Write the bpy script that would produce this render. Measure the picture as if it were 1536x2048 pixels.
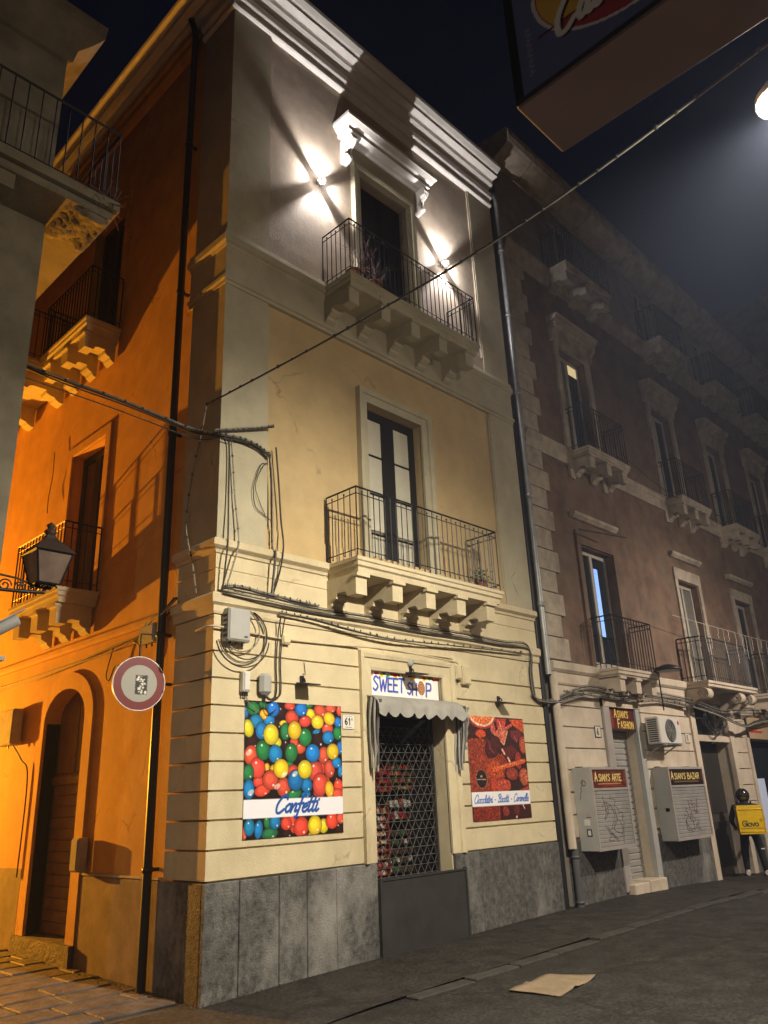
import bpy, bmesh, math, random
import numpy as np
from mathutils import Vector, Matrix
R = math.radians
sc = bpy.context.scene
for o in list(bpy.data.objects): bpy.data.objects.remove(o)
# ------------------------------------------------------------ camera
cam = bpy.data.cameras.new('camera'); camo = bpy.data.objects.new('camera', cam)
sc.collection.objects.link(camo); sc.camera = camo
yaw, pit, rol = 0.80725, 0.35130, -0.042989
fw = Vector((math.sin(yaw)*math.cos(pit), math.cos(yaw)*math.cos(pit), math.sin(pit)))
r0 = Vector((math.cos(yaw), -math.sin(yaw), 0)); u0 = r0.cross(fw)
rt = r0*math.cos(rol) + u0*math.sin(rol); up = u0*math.cos(rol) - r0*math.sin(rol)
M = Matrix((rt, up, -fw)).transposed().to_4x4(); M.translation = Vector((-5.349, -8.077, 1.86))
camo.matrix_world = M
cam.sensor_fit = 'HORIZONTAL'; cam.sensor_width = 36.0; cam.lens = 1572.0/1536*36
cam.clip_start = 0.05; cam.clip_end = 2000
sc.render.resolution_x = 768; sc.render.resolution_y = 1024
# ------------------------------------------------------------ night sky
w = bpy.data.worlds.new('World'); sc.world = w; w.use_nodes = True
nt = w.node_tree; bg = nt.nodes['Background']
sky = nt.nodes.new('ShaderNodeTexSky'); sky.sky_type = 'NISHITA'; sky.sun_disc = False
sky.sun_elevation = R(-7); sky.sun_rotation = R(200)
mixs = nt.nodes.new('ShaderNodeMix'); mixs.data_type = 'RGBA'; mixs.blend_type = 'ADD'
mixs.inputs[0].default_value = 1.0
nt.links.new(sky.outputs[0], mixs.inputs[6]); mixs.inputs[7].default_value = (0.016, 0.028, 0.080, 1)
nt.links.new(mixs.outputs[2], bg.inputs[0]); bg.inputs[1].default_value = 0.06
# faint moonlight
sun = bpy.data.lights.new('moonlight', 'SUN'); suno = bpy.data.objects.new('moonlight', sun)
sc.collection.objects.link(suno); sun.energy = 0.012; sun.angle = R(2); sun.color = (.8, .88, 1)
suno.rotation_euler = (R(38), 0, R(-25))
sc.view_settings.view_transform = 'Standard'; sc.view_settings.look = 'None'
sc.view_settings.exposure = 0.0; sc.view_settings.gamma = 1.0
sc.view_settings.use_curve_mapping = False
sc.render.engine = 'CYCLES'
sc.cycles.max_bounces = 6; sc.cycles.diffuse_bounces = 4
# light strengths (the lamps themselves are built further down)
P_MAIN = 5400; P_FAR = 3000; P_SODIUM = 14000; P_SCONCE = 310; SPILL = .085; SPILL_FAR = .22; HAZE = .0020
# ------------------------------------------------------------ helpers
COL = sc.collection
ROOT = {}
def link(o): COL.objects.link(o); return o
def root(name, loc, label, cat, group=None):
    o = link(bpy.data.objects.new(name, None)); o.location = loc; o.empty_display_size = .2
    ROOT[o.name] = Vector(loc); o['label'] = label; o['category'] = cat
    if group: o['group'] = group
    return o
def wloc(o):
    v = Vector((0, 0, 0))
    while o is not None: v = v + Vector(o.location); o = o.parent
    return v
def setup(o, parent=None, label=None, cat=None, group=None, kind=None):
    if parent is not None:
        o.parent = parent; o.location = Vector(o.location) - wloc(parent)
    if label: o['label'] = label
    if cat: o['category'] = cat
    if group: o['group'] = group
    if kind: o['kind'] = kind
    return o
class MB:
    def __init__(s): s.v = []; s.f = []; s.sm = []
    def add(s, vs, fs, smooth=False):
        n = len(s.v); s.v += [tuple(p) for p in vs]
        s.f += [tuple(i+n for i in f) for f in fs]; s.sm += [smooth]*len(fs); return s
    def box(s, a, b, T=None):
        (x0, y0, z0), (x1, y1, z1) = a, b
        vs = [(x, y, z) for z in (z0, z1) for y in (y0, y1) for x in (x0, x1)]
        if T: vs = [T(*p) for p in vs]
        return s.add(vs, [(0,2,3,1),(4,5,7,6),(0,1,5,4),(1,3,7,5),(3,2,6,7),(2,0,4,6)])
    def cbox(s, a, b, c=.01, T=None):           # box with chamfered edges
        (x0, y0, z0), (x1, y1, z1) = a, b
        x0, x1 = min(x0,x1), max(x0,x1); y0, y1 = min(y0,y1), max(y0,y1); z0, z1 = min(z0,z1), max(z0,z1)
        bm = bmesh.new()
        vs = [bm.verts.new((x, y, z)) for z in (z0, z1) for y in (y0, y1) for x in (x0, x1)]
        for f in [(0,2,3,1),(4,5,7,6),(0,1,5,4),(1,3,7,5),(3,2,6,7),(2,0,4,6)]: bm.faces.new([vs[i] for i in f])
        bmesh.ops.bevel(bm, geom=bm.edges[:], offset=c, segments=1, affect='EDGES')
        bm.verts.index_update()
        vv = [tuple(v.co) for v in bm.verts]; ff = [[v.index for v in f.verts] for f in bm.faces]; bm.free()
        if T: vv = [T(*p) for p in vv]
        return s.add(vv, ff)
    def prism(s, prof, a, b, T, smooth=False):   # profile (out,z) swept along u from a to b
        n = len(prof)
        vs = [T(a, o, z) for o, z in prof] + [T(b, o, z) for o, z in prof]
        fs = [(i, (i+1) % n, n+(i+1) % n, n+i) for i in range(n)]
        s.add(vs, fs, smooth); s.add(vs[:n], [tuple(range(n))]); s.add(vs[n:], [tuple(range(n))[::-1]]); return s
    def sweep(s, prof, path, closed=False):      # profile (out,z) along xy path, mitred; out = left normal side
        n = len(prof); rings = []
        P = [Vector((p[0], p[1])) for p in path]
        for i, p in enumerate(P):
            d0 = (P[i]-P[i-1]).normalized() if i > 0 else None
            d1 = (P[i+1]-P[i]).normalized() if i < len(P)-1 else None
            if d0 is None: d0 = d1
            if d1 is None: d1 = d0
            n0 = Vector((d0.y, -d0.x)); n1 = Vector((d1.y, -d1.x)); m = (n0+n1)
            m = m/ max(1e-6, m.dot(n0))
            rings.append([(p.x+m.x*o, p.y+m.y*o, z) for o, z in prof])
        vs = [q for r_ in rings for q in r_]; fs = []
        for i in range(len(P)-1):
            for k in range(n):
                fs.append((i*n+k, i*n+(k+1) % n, (i+1)*n+(k+1) % n, (i+1)*n+k))
        s.add(vs, fs); s.add(rings[0], [tuple(range(n))]); s.add(rings[-1], [tuple(range(n))[::-1]]); return s
    def tube(s, pts, r, seg=6, cap=True, smooth=True):
        P = [Vector(p) for p in pts]; n = len(P); rr = r if isinstance(r, (list, tuple)) else [r]*n
        vs = []; prev = None
        for i in range(n):
            t = (P[min(i+1, n-1)]-P[max(i-1, 0)])
            if t.length < 1e-9: t = Vector((0, 0, 1))
            t.normalize()
            if prev is None:
                a = Vector((0, 0, 1)) if abs(t.z) < .9 else Vector((1, 0, 0))
                u = t.cross(a).normalized()
            else:
                u = (prev - t*prev.dot(t)); u = u.normalized() if u.length > 1e-6 else t.orthogonal().normalized()
            prev = u; v = t.cross(u)
            for k in range(seg):
                c = 2*math.pi*k/seg; vs.append(P[i]+(u*math.cos(c)+v*math.sin(c))*rr[i])
        fs = [(i*seg+k, i*seg+(k+1) % seg, (i+1)*seg+(k+1) % seg, (i+1)*seg+k) for i in range(n-1) for k in range(seg)]
        s.add(vs, fs, smooth)
        if cap: s.add(vs[:seg], [tuple(range(seg))[::-1]]); s.add(vs[-seg:], [tuple(range(seg))])
        return s
    def bar(s, a, b, wd, seg=4): return s.tube([a, b], wd*.7071 if seg == 4 else wd, seg, True, seg > 4)
    def lathe(s, prof, c, seg=16, ax=None, smooth=True):   # prof (r,h) about axis ax through c
        ax = Vector(ax or (0, 0, 1)).normalized(); u = ax.orthogonal().normalized(); v = ax.cross(u); c = Vector(c)
        vs = [c+ax*h+(u*math.cos(2*math.pi*k/seg)+v*math.sin(2*math.pi*k/seg))*r_ for r_, h in prof for k in range(seg)]
        n = len(prof)
        s.add(vs, [(i*seg+k, i*seg+(k+1) % seg, (i+1)*seg+(k+1) % seg, (i+1)*seg+k) for i in range(n-1) for k in range(seg)], smooth)
        return s
    def ball(s, c, r, seg=8):
        return s.lathe([(r*math.sin(math.pi*i/6)+1e-5, -r*math.cos(math.pi*i/6)) for i in range(7)], c, seg)
    def build(s, name, mat, parent=None, normals=True, **kw):
        me = bpy.data.meshes.new(name); me.from_pydata(s.v, [], s.f)
        me.polygons.foreach_set('use_smooth', s.sm)
        if normals:
            bm = bmesh.new(); bm.from_mesh(me); bmesh.ops.recalc_face_normals(bm, faces=bm.faces[:]); bm.to_mesh(me); bm.free()
        me.materials.append(mat); o = link(bpy.data.objects.new(name, me))
        return setup(o, parent, **kw)
def smooth_path(pts, n=6):
    P = [Vector(p) for p in pts]; out = []
    for i in range(len(P)-1):
        a, b = P[max(i-1, 0)], P[i]; c, d = P[i+1], P[min(i+2, len(P)-1)]
        for k in range(n):
            t = k/n
            out.append(.5*((2*b)+(c-a)*t+(2*a-5*b+4*c-d)*t*t+(3*b-a-3*c+d)*t**3))
    out.append(P[-1]); return out
def TF(u, o, z): return (u, -o, z)       # street front: o metres out from the wall plane
def TS(u, o, z): return (-o, u, z)       # lane side
# ------------------------------------------------------------ materials
MATS = {}
def mat(name, col, rough=.85, var=.18, scale=2.2, bump=.15, bscale=60, stain=0.0, stain_col=None, metal=0.0, streak=0.0, spec=.3, coat=0, crack=0.0):
    if name in MATS: return MATS[name]
    m = bpy.data.materials.new(name); m.use_nodes = True; n = m.node_tree; L = n.links
    b = n.nodes['Principled BSDF']; b.inputs['Roughness'].default_value = rough; b.inputs['Metallic'].default_value = metal
    b.inputs['Specular IOR Level'].default_value = spec; b.inputs['Coat Weight'].default_value = coat
    tc = n.nodes.new('ShaderNodeNewGeometry')
    nz = n.nodes.new('ShaderNodeTexNoise'); nz.inputs['Scale'].default_value = scale; nz.inputs['Detail'].default_value = 6
    nz.inputs['Roughness'].default_value = .62
    L.new(tc.outputs['Position'], nz.inputs['Vector'])
    rp = n.nodes.new('ShaderNodeValToRGB'); rp.color_ramp.elements[0].position = .3; rp.color_ramp.elements[1].position = .7
    c = Vector(col)
    rp.color_ramp.elements[0].color = (*(c*(1-var)), 1); rp.color_ramp.elements[1].color = (*(c*(1+var*.6)), 1)
    L.new(nz.outputs[0], rp.inputs[0]); out = rp.outputs[0]
    if stain > 0:
        n2 = n.nodes.new('ShaderNodeTexNoise'); n2.inputs['Scale'].default_value = .9; n2.inputs['Detail'].default_value = 8
        n2.inputs['Roughness'].default_value = .7
        mp = n.nodes.new('ShaderNodeMapping'); mp.inputs['Scale'].default_value = (1, 1, 1-.75*streak)
        L.new(tc.outputs['Position'], mp.inputs['Vector']); L.new(mp.outputs[0], n2.inputs['Vector'])
        r2 = n.nodes.new('ShaderNodeValToRGB'); r2.color_ramp.elements[0].position = .48; r2.color_ramp.elements[1].position = .68
        r2.color_ramp.elements[0].color = (0, 0, 0, 1); r2.color_ramp.elements[1].color = (stain, stain, stain, 1)
        L.new(n2.outputs[0], r2.inputs[0])
        mx = n.nodes.new('ShaderNodeMix'); mx.data_type = 'RGBA'
        L.new(r2.outputs[0], mx.inputs[0]); L.new(out, mx.inputs[6]); mx.inputs[7].default_value = (*(stain_col or tuple(c*.35)), 1)
        out = mx.outputs[2]
    if crack > 0:
        vo = n.nodes.new('ShaderNodeTexVoronoi'); vo.feature = 'DISTANCE_TO_EDGE'; vo.inputs['Scale'].default_value = .55
        nd = n.nodes.new('ShaderNodeTexNoise'); nd.inputs['Scale'].default_value = 2.5; nd.inputs['Detail'].default_value = 6
        L.new(tc.outputs['Position'], nd.inputs['Vector'])
        va = n.nodes.new('ShaderNodeMix'); va.data_type = 'VECTOR'; va.inputs[0].default_value = .35
        L.new(tc.outputs['Position'], va.inputs[4]); L.new(nd.outputs['Color'], va.inputs[5]); L.new(va.outputs[1], vo.inputs['Vector'])
        rc = n.nodes.new('ShaderNodeValToRGB'); rc.color_ramp.elements[0].position = .0; rc.color_ramp.elements[1].position = .006
        rc.color_ramp.elements[0].color = (crack, crack, crack, 1); rc.color_ramp.elements[1].color = (0, 0, 0, 1)
        L.new(vo.outputs['Distance'], rc.inputs[0]); mm = n.nodes.new('ShaderNodeMath'); mm.operation = 'MULTIPLY'
        rk = n.nodes.new('ShaderNodeValToRGB'); rk.color_ramp.elements[0].position = .52; rk.color_ramp.elements[1].position = .6
        L.new(nz.outputs[0], rk.inputs[0]); L.new(rc.outputs[0], mm.inputs[0]); L.new(rk.outputs[0], mm.inputs[1])
        mk_ = n.nodes.new('ShaderNodeMix'); mk_.data_type = 'RGBA'; L.new(mm.outputs[0], mk_.inputs[0]); L.new(out, mk_.inputs[6]); mk_.inputs[7].default_value = (*(c*.25), 1); out = mk_.outputs[2]
    L.new(out, b.inputs['Base Color'])
    if bump > 0:
        n3 = n.nodes.new('ShaderNodeTexNoise'); n3.inputs['Scale'].default_value = bscale; n3.inputs['Detail'].default_value = 5
        L.new(tc.outputs['Position'], n3.inputs['Vector'])
        bp = n.nodes.new('ShaderNodeBump'); bp.inputs['Strength'].default_value = bump; bp.inputs['Distance'].default_value = .02
        L.new(n3.outputs[0], bp.inputs['Height']); L.new(bp.outputs[0], b.inputs['Normal'])
    MATS[name] = m; return m
def emit(name, col, strength):
    m = bpy.data.materials.new(name); m.use_nodes = True; n = m.node_tree
    b = n.nodes['Principled BSDF']; b.inputs['Base Color'].default_value = (*col, 1)
    b.inputs['Emission Color'].default_value = (*col, 1); b.inputs['Emission Strength'].default_value = strength; return m
def printed(name, rough=.45, spec=.4):
    m = bpy.data.materials.new(name); m.use_nodes = True; n = m.node_tree; b = n.nodes['Principled BSDF']
    a = n.nodes.new('ShaderNodeVertexColor'); a.layer_name = 'print'
    n.links.new(a.outputs[0], b.inputs['Base Color']); b.inputs['Roughness'].default_value = rough
    b.inputs['Specular IOR Level'].default_value = spec; return m
def glass(name, col=(.02, .025, .03), rough=.05):
    m = bpy.data.materials.new(name); m.use_nodes = True; b = m.node_tree.nodes['Principled BSDF']
    b.inputs['Base Color'].default_value = (*col, 1); b.inputs['Roughness'].default_value = rough; b.inputs['Specular IOR Level'].default_value = .6
    return m
m_cream = mat('cream_stucco', (.60, .515, .335), var=.13, stain=.5, stain_col=(.34, .27, .16), streak=.6, bump=.3, crack=.5)
m_pil = mat('pilaster_stucco', (.45, .41, .29), var=.16, stain=.35, stain_col=(.30, .26, .17), streak=.7, bump=.3, crack=.6)
m_ochre = mat('ochre_panel_stucco', (.50, .375, .195), var=.14, scale=1.6, stain=.3, stain_col=(.38, .25, .11), streak=.6, bump=.3, crack=.5)
m_taupe = mat('taupe_panel_stucco', (.42, .345, .265), var=.18, scale=2.5, bump=.4, stain=.4, streak=.3)
m_stone = mat('pale_moulding_stone', (.55, .47, .31), var=.15, stain=.4, stain_col=(.28, .23, .15), scale=4)
m_stone2 = mat('grey_moulding_stone', (.40, .365, .30), var=.2, stain=.5, stain_col=(.14, .12, .09), scale=4)
m_white = mat('white_cornice_paint', (.66, .63, .58), var=.08, scale=5, stain=.2)
m_sock = mat('basalt_plinth', (.10, .098, .092), rough=.75, var=.6, scale=14, stain=.8, stain_col=(.30, .29, .265), streak=.55, bump=.6, bscale=45)
m_sock2 = mat('lane_plinth_render', (.23, .17, .12), var=.35, scale=3, stain=.6, stain_col=(.10, .07, .05), bump=.3)
m_orange = mat('lane_ochre_stucco', (.62, .32, .06), var=.16, scale=2.4, stain=.4, stain_col=(.40, .20, .06), streak=.5, bump=.3, crack=.6)
m_black = mat('black_iron', (.012, .012, .013), rough=.5, var=.3, bump=0, spec=.4)
m_blackpipe = mat('black_pipe_paint', (.015, .014, .016), rough=.45, var=.3, bump=0)
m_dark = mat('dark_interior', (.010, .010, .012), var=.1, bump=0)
m_frame = mat('black_window_wood', (.014, .014, .015), rough=.4, bump=0)
m_shutter = mat('dark_shutter_wood', (.018, .020, .026), rough=.5, bump=0)
m_curtain = mat('pale_curtain', (.55, .53, .43), var=.06, scale=8, bump=.05)
m_wood = mat('door_wood', (.16, .085, .04), rough=.6, var=.3, scale=6, bump=.1)
m_wire = mat('grey_cable_rubber', (.045, .043, .038), rough=.6, var=.4, scale=9, bump=0)
m_wire2 = mat('pale_cable_rubber', (.24, .22, .18), rough=.6, var=.4, scale=9, bump=0)
m_grey = mat('grey_plastic_box', (.36, .36, .34), rough=.5, var=.1, bump=0)
m_white2 = mat('white_enamel', (.62, .60, .55), rough=.4, var=.08, bump=0)
m_zinc = mat('zinc_pipe', (.34, .35, .35), rough=.45, var=.25, scale=5, metal=.5, bump=.05)
m_steel = mat('dark_steel_sheet', (.050, .049, .047), rough=.5, var=.25, scale=3, metal=.3, bump=.05)
m_lattice = mat('gate_steel', (.085, .083, .075), rough=.6, metal=.0, var=.2, bump=0)
m_fabric = mat('awning_canvas', (.34, .33, .30), rough=.9, var=.15, scale=6, stain=.3, bump=.2)
m_fabric_dark = mat('awning_dark_stripe', (.10, .095, .095), rough=.9, var=.2, bump=.1)
m_asph = mat('asphalt', (.029, .027, .024), rough=.8, var=.6, scale=2.6, bump=1.0, bscale=90, stain=.5, stain_col=(.024, .022, .020))
m_pave = mat('pavement_asphalt', (.031, .028, .024), rough=.85, var=.6, scale=2.9, bump=1.0, bscale=80, stain=.5, stain_col=(.035, .031, .028))
def worn_asphalt(m, crack_col, scale):
    n = m.node_tree; L = n.links; b = n.nodes['Principled BSDF']; src = b.inputs['Base Color'].links[0].from_socket
    g = n.nodes.new('ShaderNodeNewGeometry')
    sp = n.nodes.new('ShaderNodeTexNoise'); sp.inputs['Scale'].default_value = 26; sp.inputs['Detail'].default_value = 3; L.new(g.outputs['Position'], sp.inputs['Vector'])
    r1 = n.nodes.new('ShaderNodeValToRGB'); r1.color_ramp.elements[0].position = .35; r1.color_ramp.elements[1].position = .72
    r1.color_ramp.elements[0].color = (.5, .5, .5, 1); r1.color_ramp.elements[1].color = (1.9, 1.85, 1.75, 1); L.new(sp.outputs[0], r1.inputs[0])
    mu = n.nodes.new('ShaderNodeMix'); mu.data_type = 'RGBA'; mu.blend_type = 'MULTIPLY'; mu.inputs[0].default_value = 1; L.new(src, mu.inputs[6]); L.new(r1.outputs[0], mu.inputs[7])
    nd = n.nodes.new('ShaderNodeTexNoise'); nd.inputs['Scale'].default_value = 1.7; nd.inputs['Detail'].default_value = 7; L.new(g.outputs['Position'], nd.inputs['Vector'])
    va = n.nodes.new('ShaderNodeMix'); va.data_type = 'VECTOR'; va.inputs[0].default_value = .4; L.new(g.outputs['Position'], va.inputs[4]); L.new(nd.outputs['Color'], va.inputs[5])
    vo = n.nodes.new('ShaderNodeTexVoronoi'); vo.feature = 'DISTANCE_TO_EDGE'; vo.inputs['Scale'].default_value = scale; L.new(va.outputs[1], vo.inputs['Vector'])
    r2 = n.nodes.new('ShaderNodeValToRGB'); r2.color_ramp.elements[0].color = (.85, .85, .85, 1); r2.color_ramp.elements[1].color = (0, 0, 0, 1); r2.color_ramp.elements[1].position = .016
    L.new(vo.outputs['Distance'], r2.inputs[0]); mc = n.nodes.new('ShaderNodeMix'); mc.data_type = 'RGBA'; L.new(r2.outputs[0], mc.inputs[0]); L.new(mu.outputs[2], mc.inputs[6]); mc.inputs[7].default_value = (*crack_col, 1)
    L.new(mc.outputs[2], b.inputs['Base Color'])
    r3 = n.nodes.new('ShaderNodeValToRGB'); r3.color_ramp.elements[0].color = (.42, .42, .42, 1); r3.color_ramp.elements[1].color = (.9, .9, .9, 1); L.new(nd.outputs[0], r3.inputs[0]); L.new(r3.outputs[0], b.inputs['Roughness'])
worn_asphalt(m_asph, (.012, .011, .010), .42); worn_asphalt(m_pave, (.014, .012, .011), .6)
m_kerb = mat('kerb_basalt', (.046, .042, .037), rough=.7, var=.4, scale=5, bump=.5)
m_flag = mat('lane_flagstone', (.12, .095, .08), rough=.7, var=.55, scale=5, bump=.9, bscale=26, stain=.6, stain_col=(.05, .04, .035))
m_red = mat('red_facade_stucco', (.17, .108, .074), var=.45, scale=1.8, stain=.8, stain_col=(.17, .135, .095), streak=.6, bump=.3)
m_ncream = mat('aged_cream_stone', (.55, .47, .37), var=.18, stain=.45, stain_col=(.26, .20, .13), streak=.5)
m_ngrey = mat('attic_grey_render', (.28, .255, .22), var=.25, stain=.5, stain_col=(.10, .09, .08))
m_nstone = mat('weathered_stone', (.42, .36, .28), var=.3, scale=4, stain=.55, stain_col=(.11, .09, .07))
m_left = mat('left_facade_render', (.27, .24, .17), var=.3, scale=2, stain=.7, stain_col=(.11, .09, .06), streak=.5, bump=.35)
m_slat = mat('grey_roller_slat', (.33, .32, .30), rough=.5, var=.15, scale=4, metal=.2, bump=.05, stain=.35)
m_alu = mat('aluminium_frame', (.46, .42, .39), rough=.4, metal=.3, var=.15, bump=0)
m_glass = glass('dark_window_glass')
m_twig = mat('dry_twig', (.20, .13, .12), var=.3, bump=0)
m_leaf = mat('pot_plant_leaf', (.05, .085, .035), var=.4, bump=0)
m_terra = mat('terracotta', (.28, .12, .07), var=.2, bump=.1)
# ------------------------------------------------------------ prints (drawn into face colours of a fine grid)
class Canvas:
    def __init__(s, w_, h_, nx, col=(1, 1, 1)):
        s.w, s.h = w_, h_; s.nx = nx; s.ny = max(2, int(round(nx*h_/w_)))
        s.a = np.empty((s.ny, s.nx, 3)); s.a[:] = col
        xs = (np.arange(s.nx)+.5)/s.nx*w_; ys = (np.arange(s.ny)+.5)/s.ny*h_
        s.X, s.Y = np.meshgrid(xs, ys)           # y grows upward
    def put(s, m, col, a=1.0):
        m = np.clip(m*a, 0, 1)[..., None]; s.a = s.a*(1-m)+np.array(col)*m
    def soft(s, d):                              # signed distance (neg inside) -> coverage
        return np.clip(.5-d/(s.w/s.nx), 0, 1)
    def ell(s, cx, cy, rx, ry, col, ang=0, a=1.0, shade=None):
        c, n = math.cos(ang), math.sin(ang); dx, dy = s.X-cx, s.Y-cy
        u, v = (dx*c+dy*n)/rx, (-dx*n+dy*c)/ry; q = np.sqrt(u*u+v*v)
        m = s.soft((q-1)*min(rx, ry)); s.put(m, col, a)
        if shade is not None: s.put(m*np.clip((q-.45)/.55, 0, 1)**1.5, shade, .55)
    def rect(s, x0, y0, x1, y1, col, a=1.0):
        d = np.maximum(np.maximum(x0-s.X, s.X-x1), np.maximum(y0-s.Y, s.Y-y1)); s.put(s.soft(d), col, a)
    def poly(s, pts, col, a=1.0):
        ins = np.zeros(s.X.shape, bool); n = len(pts)
        for i in range(n):
            (x1, y1), (x2, y2) = pts[i], pts[(i+1) % n]
            if y1 == y2: continue
            cnd = ((y1 > s.Y) != (y2 > s.Y)) & (s.X < (x2-x1)*(s.Y-y1)/(y2-y1)+x1); ins ^= cnd
        s.put(ins.astype(float), col, a)
    def stroke(s, pts, wd, col, a=1.0):
        best = np.full(s.X.shape, 1e9)
        for (x1, y1), (x2, y2) in zip(pts[:-1], pts[1:]):
            dx, dy = x2-x1, y2-y1; l2 = dx*dx+dy*dy+1e-12
            t = np.clip(((s.X-x1)*dx+(s.Y-y1)*dy)/l2, 0, 1)
            best = np.minimum(best, np.hypot(s.X-x1-t*dx, s.Y-y1-t*dy))
        s.put(s.soft(best-wd/2), col, a)
    def text(s, txt, x, y, hgt, wd, col, font, slant=0.0, gap=.18, sx=1.0, rise=0.0):
        for ch in txt:
            if ch == ' ': x += hgt*.45*sx; continue
            g = font[ch]; w0 = g[0]
            for st in g[1:]:
                if len(st) > 2 and st[0] == 's': q = [(p.x, p.y) for p in smooth_path([(a_, b_, 0) for a_, b_ in st[1:]], 5)]
                else: q = st
                s.stroke([(x+(px+slant*py)*hgt*sx, y+py*hgt+rise*(px*hgt*sx)) for px, py in q], wd, col)
            x += (w0+gap)*hgt*sx; y += rise*(w0+gap)*hgt*sx
        return x
    def noise(s, amp, seed=1, cells=40):
        rng = np.random.RandomState(seed); s.a = s.a*(1+amp*(rng.rand(s.ny, s.nx, 1)-.5)*2)
    def build(s, name, origin, ud, vd, material, parent=None, thick=0.0, **kw):
        O, U, V = Vector(origin), Vector(ud), Vector(vd); nx, ny = s.nx, s.ny
        gx, gy = np.meshgrid(np.linspace(0, s.w, nx+1), np.linspace(0, s.h, ny+1))
        co = np.array(O)[None, None]+gx[..., None]*np.array(U)+gy[..., None]*np.array(V)
        co = co.reshape(-1, 3)
        i, j = np.meshgrid(np.arange(nx), np.arange(ny)); b0 = (j*(nx+1)+i).ravel()
        q = np.stack([b0, b0+1, b0+nx+2, b0+nx+1], 1)
        N = U.cross(V).normalized(); ex = []; exf = []
        if thick > 0:
            k = len(co); cs = [O, O+U*s.w, O+U*s.w+V*s.h, O+V*s.h]
            cs2 = [c - N*.0006 for c in cs]; bk = [c-N*thick for c in cs]
            co = np.concatenate([co, np.array([tuple(c) for c in cs2+bk])])
            exf = [(k+4, k+7, k+6, k+5)]+[(k+i_, k+4+i_, k+4+(i_+1) % 4, k+(i_+1) % 4) for i_ in range(4)]
            q = np.concatenate([q, np.array(exf)])
        me = bpy.data.meshes.new(name); me.vertices.add(len(co)); me.vertices.foreach_set('co', co.ravel())
        me.loops.add(q.size); me.loops.foreach_set('vertex_index', q.ravel().astype(np.int32))
        me.polygons.add(len(q)); me.polygons.foreach_set('loop_start', np.arange(0, q.size, 4, dtype=np.int32))
        me.update(calc_edges=True); me.validate()
        srgb = np.clip(s.a, 0, 1); lin = np.where(srgb <= .04045, srgb/12.92, ((srgb+.055)/1.055)**2.4)
        c4 = np.ones((len(q), 4, 4)); c4[:nx*ny, :, :3] = lin.reshape(-1, 1, 3)
        if len(q) > nx*ny: c4[nx*ny:, :, :3] = .25
        at = me.color_attributes.new('print', 'FLOAT_COLOR', 'CORNER'); at.data.foreach_set('color', c4.ravel())
        me.materials.append(material); o = link(bpy.data.objects.new(name, me))
        return setup(o, parent, **kw)
m_print = printed('printed_panel'); m_print_matt = printed('matt_print', .7, .2)
S_ = 's'
FONT = {
 'A': (.6, [(0,0),(.3,1),(.6,0)], [(.12,.35),(.48,.35)]),
 'B': (.55, [(0,0),(0,1)], [S_,(0,1),(.4,.95),(.42,.6),(0,.53)], [S_,(0,.53),(.5,.48),(.5,.06),(0,0)]),
 'C': (.55, [S_,(.55,.85),(.3,1),(.02,.7),(.02,.3),(.3,0),(.55,.15)]),
 'E': (.5, [(.5,1),(0,1),(0,0),(.5,0)], [(0,.52),(.4,.52)]),
 'F': (.48, [(.48,1),(0,1),(0,0)], [(0,.52),(.4,.52)]),
 'G': (.6, [S_,(.58,.85),(.3,1),(.02,.7),(.02,.3),(.3,0),(.58,.15)], [(.58,.15),(.58,.48),(.34,.48)]),
 'H': (.55, [(0,0),(0,1)], [(.55,0),(.55,1)], [(0,.5),(.55,.5)]),
 'I': (.08, [(.04,0),(.04,1)]),
 'N': (.55, [(0,0),(0,1),(.55,0),(.55,1)]), 'L': (.45, [(0,1),(0,0),(.45,0)]),
 'O': (.6, [S_,(.3,1),(.02,.75),(.02,.25),(.3,0),(.58,.25),(.58,.75),(.3,1)]),
 'P': (.5, [(0,0),(0,1)], [S_,(0,1),(.48,.95),(.48,.52),(0,.46)]),
 'R': (.52, [(0,0),(0,1)], [S_,(0,1),(.46,.95),(.46,.56),(0,.5)], [(.2,.5),(.52,0)]),
 'S': (.5, [S_,(.5,.88),(.25,1),(.03,.78),(.25,.54),(.48,.3),(.25,0),(0,.12)]),
 'T': (.55, [(0,1),(.55,1)], [(.275,1),(.275,0)]),
 'W': (.8, [(0,1),(.2,0),(.4,.8),(.6,0),(.8,1)]),
 'Z': (.5, [(0,1),(.5,1),(0,0),(.5,0)]),
 "'": (.08, [(.06,1),(.02,.8)]), '-': (.3, [(.02,.35),(.28,.35)]), '.': (.1, [(.05,0),(.06,.02)]),
 '1': (.25, [(0,.75),(.2,1),(.2,0)]), '2': (.5, [S_,(.02,.8),(.25,1),(.48,.75),(.3,.4),(0,0)], [(0,0),(.5,0)]),
 '3': (.5, [S_,(.02,.9),(.3,1),(.42,.75),(.2,.53),(.46,.3),(.3,0),(0,.1)]),
 '6': (.5, [S_,(.42,1),(.12,.7),(.02,.3),(.25,0),(.48,.25),(.3,.52),(.04,.35)]),
 '8': (.5, [S_,(.25,.54),(.06,.78),(.25,1),(.44,.78),(.25,.54),(.02,.27),(.25,0),(.48,.27),(.25,.54)]),
}
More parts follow.
